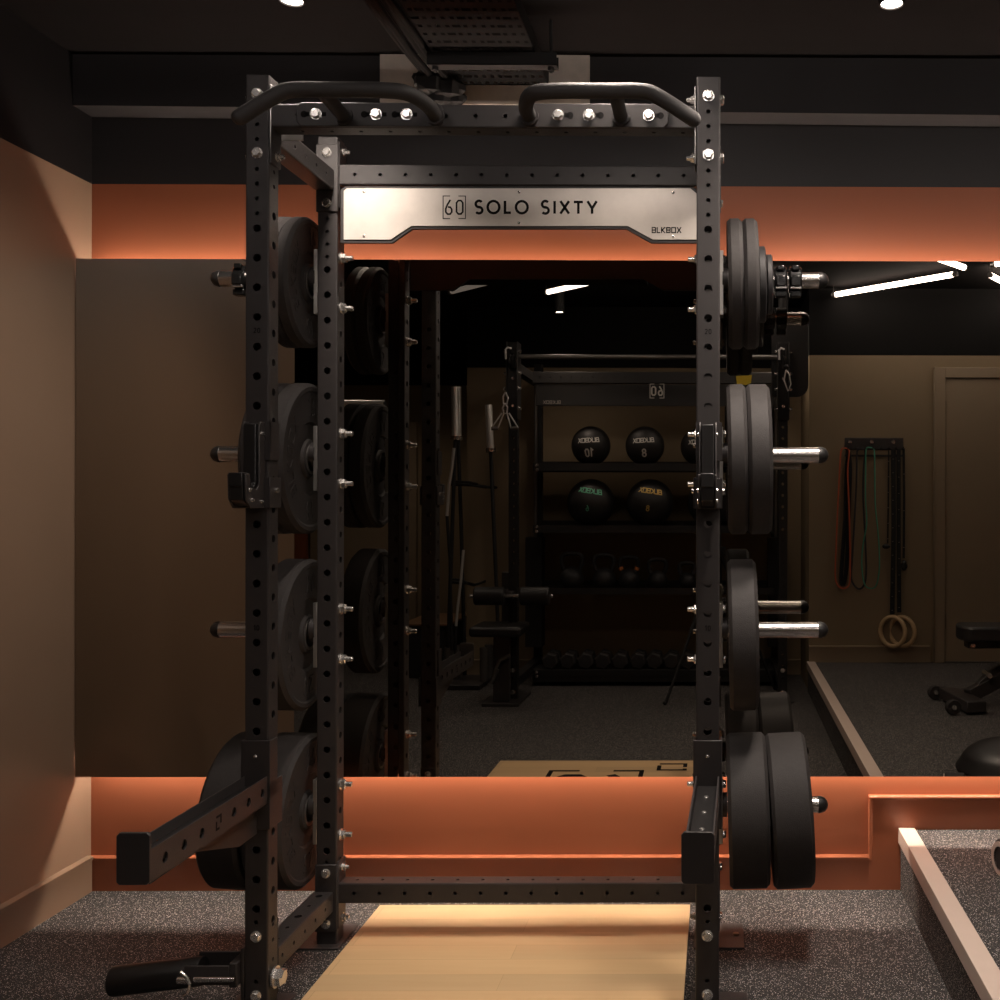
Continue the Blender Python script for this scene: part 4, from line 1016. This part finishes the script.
# lat pulldown seat
V2 = 6.78; Y2 = 2 * YM - V2
t = thing('lat_pulldown_seat', (rx(503, V2), Y2, 0), 'black padded lat pulldown seat with thigh rollers in front of the cable machine', 'lat seat')
q = lambda px, py, Yv=V2: rf(px, py, Yv)
for a, b in ((474, 505), (520, 550)): MB().lathe([(0, .03), (.004, .054), (.012, .060), ((q(b, 596) - q(a, 596)).length - .012, .060), ((q(b, 596) - q(a, 596)).length - .004, .054), ((q(b, 596) - q(a, 596)).length, .03)], q(a, 596), (1, 0, 0), 24).build('thigh_roller', M['upholstery'], t)
MB().cyl(q(470, 596), q(553, 596), .012, 12).build('roller_axle', M['steel'], t)
MB().span(rx(475, V2), rx(526, V2), Y2 - .16, Y2 + .18, rz(634, V2), rz(624, V2)).build('seat_pad', M['upholstery'], t, bevel=.02)
MB().span(rx(494, V2), rx(510, V2), Y2 - .04, Y2 + .02, .02, rz(635, V2)).build('seat_post', M['powder'], t, bevel=.004)
MB().span(rx(494, V2), rx(510, V2), Y2 - .30, Y2 - .24, .02, rz(575, V2)).build('upright_post', M['powder'], t, bevel=.004)
MB().span(rx(495, V2), rx(512, V2), Y2 - .30, Y2 - .01, rz(600, V2), rz(592, V2)).build('roller_arm', M['powder'], t, bevel=.003)
MB().span(rx(494, V2) - .06, rx(512, V2) + .06, Y2 - .35, Y2 + .08, 0, .02).build('base_foot', M['powder'], t, bevel=.003)
MB().tube([q(510, 655, V2 - .06), q(500, 660, V2 - .06), q(496, 668, V2 - .06), q(491, 683, V2 - .06)], .011, 10).build('pull_lever', M['dull_steel'], t)
MB().cyl(q(497.5, 669, V2 - .06), q(491, 683, V2 - .06), .014, 12).build('lever_grip', M['dull_steel'], t)

# bars standing in a floor holder
V3 = 7.5; Y3 = 2 * YM - V3
q = lambda px, py, Yv=V3: rf(px, py, Yv)
t = thing('bar_holder', (rx(455, V3), Y3, 0), 'dark floor holder with chrome tubes for standing bars', 'bar holder')
zf = 0
MB().span(rx(435, V3), rx(487, V3), Y3 - .22, Y3 + .22, 0, .035).build('base', M['powder'], t, bevel=.004)
for px, dy in ((449, .05), (457, -.05), (484, .05), (489, -.08)):
    p = q(px, 660, V3 - dy); MB().lathe([(0, .030), (.24, .030), (.24, .026), (0, .026), (0, .030)], (p.x, p.y, .035), (0, 0, 1), 18, close=False).build('holder_tube', M['dull_steel'], t)
def bar(pts, sleeve, label, Yv, rs=.0135):
    """standing barbell: pixel polyline from top to foot, first stretch is the sleeve"""
    P = [rf(a, b, Yv) for a, b in pts]; t = thing('standing_barbell', (P[-1].x, P[-1].y, .04), label, 'barbell', 'bars standing in the holder')
    P[-1] = Vector((P[-1].x, P[-1].y, .05))
    MB().cyl(P[0], P[1], .025, 20).build('sleeve', M['bar_chrome'], t); MB().cyl(P[1], P[1] + (P[1] - P[0]).normalized() * .03, .034, 20).build('collar_ring', M['steel'], t)
    MB().tube(P[1:], rs, 12).build('shaft', M['dark'], t)
bar([(454.8, 387), (455.5, 436), (447, 660)], 0, 'barbell with bright chrome sleeve standing left of the pulley column', 7.45)
bar([(457.8, 387), (458.0, 436), (461, 520), (465, 660)], 0, 'barbell standing close behind the bright sleeved one', 7.62)
bar([(488.5, 405), (490.6, 448), (497, 600), (500, 660)], 0, 'barbell with chrome sleeve standing beside the hanging handle', 7.45)
t = thing('curl_bar', rf(447, 520, 7.35), 'bent chrome bar leaning among the standing barbells', 'curl bar')
MB().tube([rf(454, 448, 7.35), rf(452, 468, 7.35), rf(449, 486, 7.35), rf(448, 503, 7.35), rf(447, 516, 7.35)], .011, 10).build('upper_bar', M['bar_chrome'], t)
MB().tube([rf(447, 516, 7.35), rf(450, 560, 7.36), rf(452, 650, 7.4)], .011, 10).build('lower_bar', M['dark'], t)
t = thing('lat_bar', rf(460, 600, 7.4), 'thin chrome bar leaning beside the wooden box', 'lat bar')
MB().tube([rf(463.5, 550, 7.4), rf(461, 580, 7.4), rf(458, 605, 7.4), rf(456, 626, 7.4)], .010, 10).build('upper_bar', M['bar_chrome'], t)
MB().tube([rf(456, 626, 7.4), rf(455, 650, 7.42)], .012, 10).build('lower_bar', M['dark'], t)
for py, a, b, lb in ((484, 451, 486, 'upper flat hook arm holding the standing bars'), (582, 452, 474, 'lower flat hook arm holding the standing bars')):
    t = thing('bar_hook', rf((a + b) / 2, py, 7.5), lb, 'bar hook', 'hook arms for bars')
    MB().tube([rf(a, py, 7.5), rf((a + b) / 2 + 4, py + 1, 7.5), rf(b, py + 3, 7.6)], .012, 10).build('hook_arm', M['dark'], t)
    MB().tube([rf(a, py, 7.5), rf(a - .5, py - 3, 7.5), rf((a + b) / 2, py - 2, 7.42), rf(b - 8, py, 7.42)], .008, 8).build('hook_rim', M['dark'], t)
    MB().cyl(rf(b, py + 3, 7.6), rf(b, py + 3, 7.6) - Vector((0, (rf(b, py + 3, 7.6).y - YRM), 0)), .01, 8).build('wall_stem', M['dark'], t)

VQ = 5.8; pe = rf(384.5, 404.5, VQ)
t = thing('barbell', (pe.x - .9, pe.y, pe.z), 'barbell lying on wall hooks, its chrome sleeve end above a mirrored left plate', 'barbell')
MB().cyl((pe.x, pe.y, pe.z), (pe.x - .41, pe.y, pe.z), .025, 24).build('sleeve', M['bar_chrome'], t)
MB().cyl((pe.x + .004, pe.y, pe.z), (pe.x, pe.y, pe.z), .022, 24).build('end_cap', M['plastic'], t)
MB().cyl((pe.x - .41, pe.y, pe.z), (pe.x - .44, pe.y, pe.z), .035, 24).build('collar_ring', M['steel'], t)
MB().cyl((pe.x - .44, pe.y, pe.z), (pe.x - 1.5, pe.y, pe.z), .014, 16).build('shaft', M['dull_steel'], t)
for dx in (.62, 1.3):
    e = MB(); e.span(pe.x - dx - .02, pe.x - dx + .02, pe.y - .03, 1.679, pe.z - .030, pe.z - .016); e.span(pe.x - dx - .02, pe.x - dx + .02, pe.y - .03, pe.y - .022, pe.z - .03, pe.z + .03); e.span(pe.x - dx - .03, pe.x - dx + .03, 1.672, 1.679, pe.z - .1, pe.z + .06)
    tag(e.build('wall_hook', M['powder']), 'black wall hook holding the barbell in the left alcove', 'hook', 'barbell hooks')

# wooden box in the far corner
V4 = 7.75; t = thing('plyo_box', (rx(428, V4), 2 * YM - V4 - .2, 0), 'dark jump box with brown wooden top in the left corner of the mirror', 'jump box')
x0, x1 = rx(400, V4), rx(446, V4); y1 = 2 * YM - V4; zt_ = rz(624, V4)
MB().span(x0 + .06, x1 - .02, y1 - .7, y1 - .02, 0, zt_ - .02).build('box_body', M['dark'], t, bevel=.004)
MB().span(x0, x1 + .02, y1 - .75, y1, zt_ - .018, zt_).build('box_top', M['boxwood'], t, bevel=.003)

# ------------------------------------------------------------------ band rack with bands and rings, on the rear right wall
VW = 7.23
def wq(px, py, d): return rf(px - .8, py - 1.6, VW - d)
t = thing('band_rack', rf(873, 450, VW), 'black wall rack with pegs for bands beside the door', 'band rack')
MB().span(rx(903, VW), rx(844.5, VW), YRR + .0005, YRR + .008, rz(449.5, VW), rz(437.5, VW)).build('back_plate', M['powder'], t, bevel=.004)
MB().span(rx(903, VW), rx(844.5, VW), YRR + .008, YRR + .014, rz(456.5, VW), rz(454.5, VW)).build('lower_lip', M['powder'], t)
for k, px in enumerate((849, 857, 866, 874, 882, 890, 897, 904)):
    MB().cyl(wq(px, 450, 0.004), wq(px, 449, .09), .006, 10).build('peg', M['plastic'], t)
for px in (850.5, 872.5, 894):
    MB().lathe([(0, .014), (.003, .014), (.003, .010), (.009, .008)], wq(px, 443.5, .008), (0, 1, 0), 10).build('bolt', M['zinc'], t)
def band(pts, m, label, d, wd=.012, cat='exercise band'):
    P = smooth_path([wq(a, b, d) for a, b in pts + [pts[0]]], 4)[:-1]
    tag(MB().tube(P, 0, closed=True, flat=(wd, .004, (.45, 1, 0))).build('exercise_band', m, ang=60), label, cat, 'bands hung on the wall rack')
band([(846, 449.5), (842, 452), (840.5, 470), (838, 520), (836.8, 550), (836, 575), (838, 586), (844, 590), (850, 586), (851, 570), (850.5, 530), (849.5, 500), (848.5, 470), (850, 453)], M['red_band'], 'orange red rubber band, leftmost on the wall rack', .045, .010)
band([(849, 450), (847, 480), (846, 520), (843, 560), (842, 582), (845, 584), (848, 560), (850, 500), (851, 470)], M['black_band'], 'thick black rubber band hanging behind the orange red one', .030, .03)
band([(863, 450), (858, 453), (857.5, 475), (856, 510), (853, 560), (852, 580), (858, 590), (864, 588), (867, 575), (866, 540), (864, 500), (864.5, 470), (866, 453)], M['grey_band'], 'charcoal rubber band between the orange red and green bands', .035, .012)
band([(871, 449), (867, 451), (866.5, 470), (866.3, 500), (867.5, 525), (864, 545), (862.5, 565), (865, 585), (871, 590), (877, 587), (880, 572), (880, 552), (878.5, 530), (876, 505), (875.5, 470), (875, 452)], M['green_band'], 'green rubber band, rightmost of the hanging bands', .045, .009)
def strap(name, pts, wd, d, label, cat, rows=6, m=None):
    P = [wq(a, b, d) for a, b in pts]; o = MB().tube(P, 0, flat=(wd, .004, (0, 1, 0))).build(name, m or M['webbing'], ang=60); tag(o, label, cat, 'straps hung on the wall rack')
    e = MB(); (xa, ya), (xb, yb) = pts[0], pts[-1]
    for k in range(rows):
        f = (k + .7) / rows; p = wq(xa + (xb - xa) * f, ya + (yb - ya) * f, d + .0042); e.box(p, (.010, .0008, .004))
    e.build('printed_marks', M['grey_ink'], o, smooth=False); return o
strap('ring_strap', [(889.5, 452), (889.2, 500), (888.5, 545)], .010, .05, 'thin black strap, leftmost of the rack straps', 'strap', 6)
strap('ring_strap', [(894, 451), (894.5, 530), (893, 616)], .032, .055, 'wide black strap carrying the front wooden ring', 'strap', 12)
strap('ring_strap', [(899.5, 451), (899.5, 530), (900, 614)], .028, .045, 'wide black strap carrying the rear wooden ring', 'strap', 10)
strap('ring_strap', [(904.5, 450), (905, 500), (904.5, 560)], .016, .040, 'black strap at the right end of the wall rack', 'strap', 3)
t = tag(MB().sphere(wq(905, 567, .045), .022, 12, 8, (.9, .7, 1.6), .15).build('strap_buckle', M['plastic'], ang=60), 'black buckle bundle at the end of the right strap', 'buckle')
t = tag(MB().sphere(wq(887, 548, .05), .020, 12, 8, (1.3, .7, .8), .15).build('strap_buckle', M['plastic'], ang=60), 'black buckle bundle at the end of the left thin strap', 'buckle')
for px, py, d, lb in ((893, 632, .060, 'front wooden gymnastic ring, left of the pair'), (902.5, 632, .035, 'rear wooden gymnastic ring, right of the pair')):
    c = wq(px + .5, py + 1.2, d); r = .100
    P = [c + Vector((cos(2 * pi * i / 48) * r * .80, sin(2 * pi * i / 48) * r * .25, sin(2 * pi * i / 48) * r)) for i in range(48)]
    P = [c + Vector((cos(2 * pi * i / 48) * r * .76, cos(2 * pi * i / 48) * r * .5, sin(2 * pi * i / 48) * r)) for i in range(48)]
    tag(MB().tube(P, .0155, 14, closed=True).build('gymnastic_ring', M['ringwood'], ang=60), lb, 'gymnastic ring', 'wooden rings on the straps')

# ------------------------------------------------------------------ bench on the raised floor
VB = 5.42
t = thing('weight_bench', (rx(985, VB), 2 * YM - VB, ZR), 'black adjustable weight bench mirrored at the right frame edge', 'bench')
def bq(px, py, Yv=VB): return rf(px, py, Yv)
pz = lambda py, Yv: rz(py, Yv)
VP_ = 5.7
zp0, zp1 = pz(639, VP_), pz(624.5, VP_)
xa = rx(957, VP_)
e = MB(); n = 10; ya = 2 * YM - VP_
prof = [(xa + .06 - .06 * cos(a), ya + .0 + .13 * sin(a)) for a in [pi / 2 - pi * i / n for i in range(n + 1)]]
prof = [(xa + 1.0, ya + .13)] + prof + [(xa + 1.0, ya - .13)]
e.prism([(a, b, zp0) for a, b in prof], (0, 0, zp1 - zp0)); e.build('seat_pad', M['upholstery'], t, bevel=.012)
MB().span(xa + .05, xa + .9, ya - .05, ya + .05, zp0 - .045, zp0).build('seat_frame', M['powder'], t, bevel=.004)
MB().cyl((xa + .075, ya + .05, zp0 - .03), (xa + .075, ya + .06, zp0 - .03), .012, 10).build('frame_bolt', M['zinc'], t)
wa, wb = bq(935, 691.5, 5.86), bq(953, 708.5, 5.44)
R_ = .043
d = Vector((wb.x - wa.x, wb.y - wa.y, 0)); dn = d.normalized()
for p_ in (wa, wb):
    p = Vector((p_.x, p_.y, ZR + R_))
    nrm = Vector((.15, 1, 0)).normalized()
    wh = MB().lathe([(-.018, .012), (-.018, .036), (-.012, .040), (.012, .040), (.018, .036), (.018, .012)], p, nrm, 24).build('wheel', M['rubber'], t)
    MB().lathe([(0, .014), (.006, .012)], p + nrm * .018, nrm, 10).build('axle_bolt', M['zinc'], wh)
m0 = Vector((wa.x + .075, wa.y + .0, 0)); m1 = Vector((wb.x + .125, wb.y - .0, 0))
side = Vector((.055, -.01, 0))
MB().prism([m0 - side + Vector((0, 0, ZR + .012)), m0 + side + Vector((0, 0, ZR + .012)), m1 + side + Vector((0, 0, ZR + .012)), m1 - side + Vector((0, 0, ZR + .012))], (0, 0, .06)).build('rear_foot', M['powder'], t, bevel=.006)
c = (m0 + m1) / 2
MB().tube([c + Vector((.04, -.02, ZR + .06)), c + Vector((.35, -.12, ZR + .19)), c + Vector((.75, -.24, zp0 - .02))], 0, flat=(.07, .07, (0, 1, 0))).build('frame_tube', M['powder'], t, bevel=.004)
MB().tube([c + Vector((.06, -.03, ZR + .075)), c + Vector((.16, -.06, ZR + .17)), c + Vector((.30, -.10, ZR + .24))], 0, flat=(.03, .05, (0, 1, 0))).build('adjust_arm', M['powder'], t, bevel=.004)
MB().cyl(c + Vector((.15, .0, ZR + .17)), c + Vector((.15, -.12, ZR + .17)), .014, 12).build('pivot_pin', M['zinc'], t)
MB().span(c.x + .70, c.x + .78, c.y - .30, c.y - .22, ZR, zp0).build('front_leg', M['powder'], t, bevel=.004)

# black dome trainer seen in the mirror, bottom right
VD = 4.3; cD = rf(1016, 790, VD)
t = thing('balance_dome', (cD.x, cD.y, ZR), 'glossy black balance dome rising at the lower right of the mirror', 'balance dome')
hD = rz(738, VD) - ZR
MB().lathe([(0, .238), (.018, .245), (.030, .238)] + [(.030 + (hD - .030) * sin(a), .228 * cos(a)) for a in [pi / 2 * i / 10 for i in range(1, 10)]] + [(hD, .01)], (cD.x, cD.y, ZR), (0, 0, 1), 48).build('dome', M['plastic'], t, ang=40)

# dumbbell on the raised floor at the right frame edge
t = thing('round_dumbbell', (.87, 3.09, ZR), 'round dumbbell with beige ringed face on the raised floor at the right frame edge', 'dumbbell')
pd = at(1011, 862, 3.09)
e = MB(); cdz = ZR + .058
MB().lathe([(0, .050), (.006, .058), (.07, .058), (.076, .050)], (pd.x - .030, 3.09, cdz), (1, .25, 0), 32).build('head', M['rubber'], t)
MB().lathe([(0, .036), (0, .050), (-.004, .050), (-.004, .036)], (pd.x - .030, 3.09, cdz), (1, .25, 0), 32, close=False).build('face_ring', M['beige'], t)
MB().cyl((pd.x + .04, 3.107, cdz), (pd.x + .17, 3.14, cdz), .016, 16).build('handle', M['steel'], t)
MB().lathe([(0, .050), (.006, .058), (.07, .058), (.076, .050)], (pd.x + .17, 3.14, cdz), (1, .25, 0), 32).build('head', M['rubber'], t)
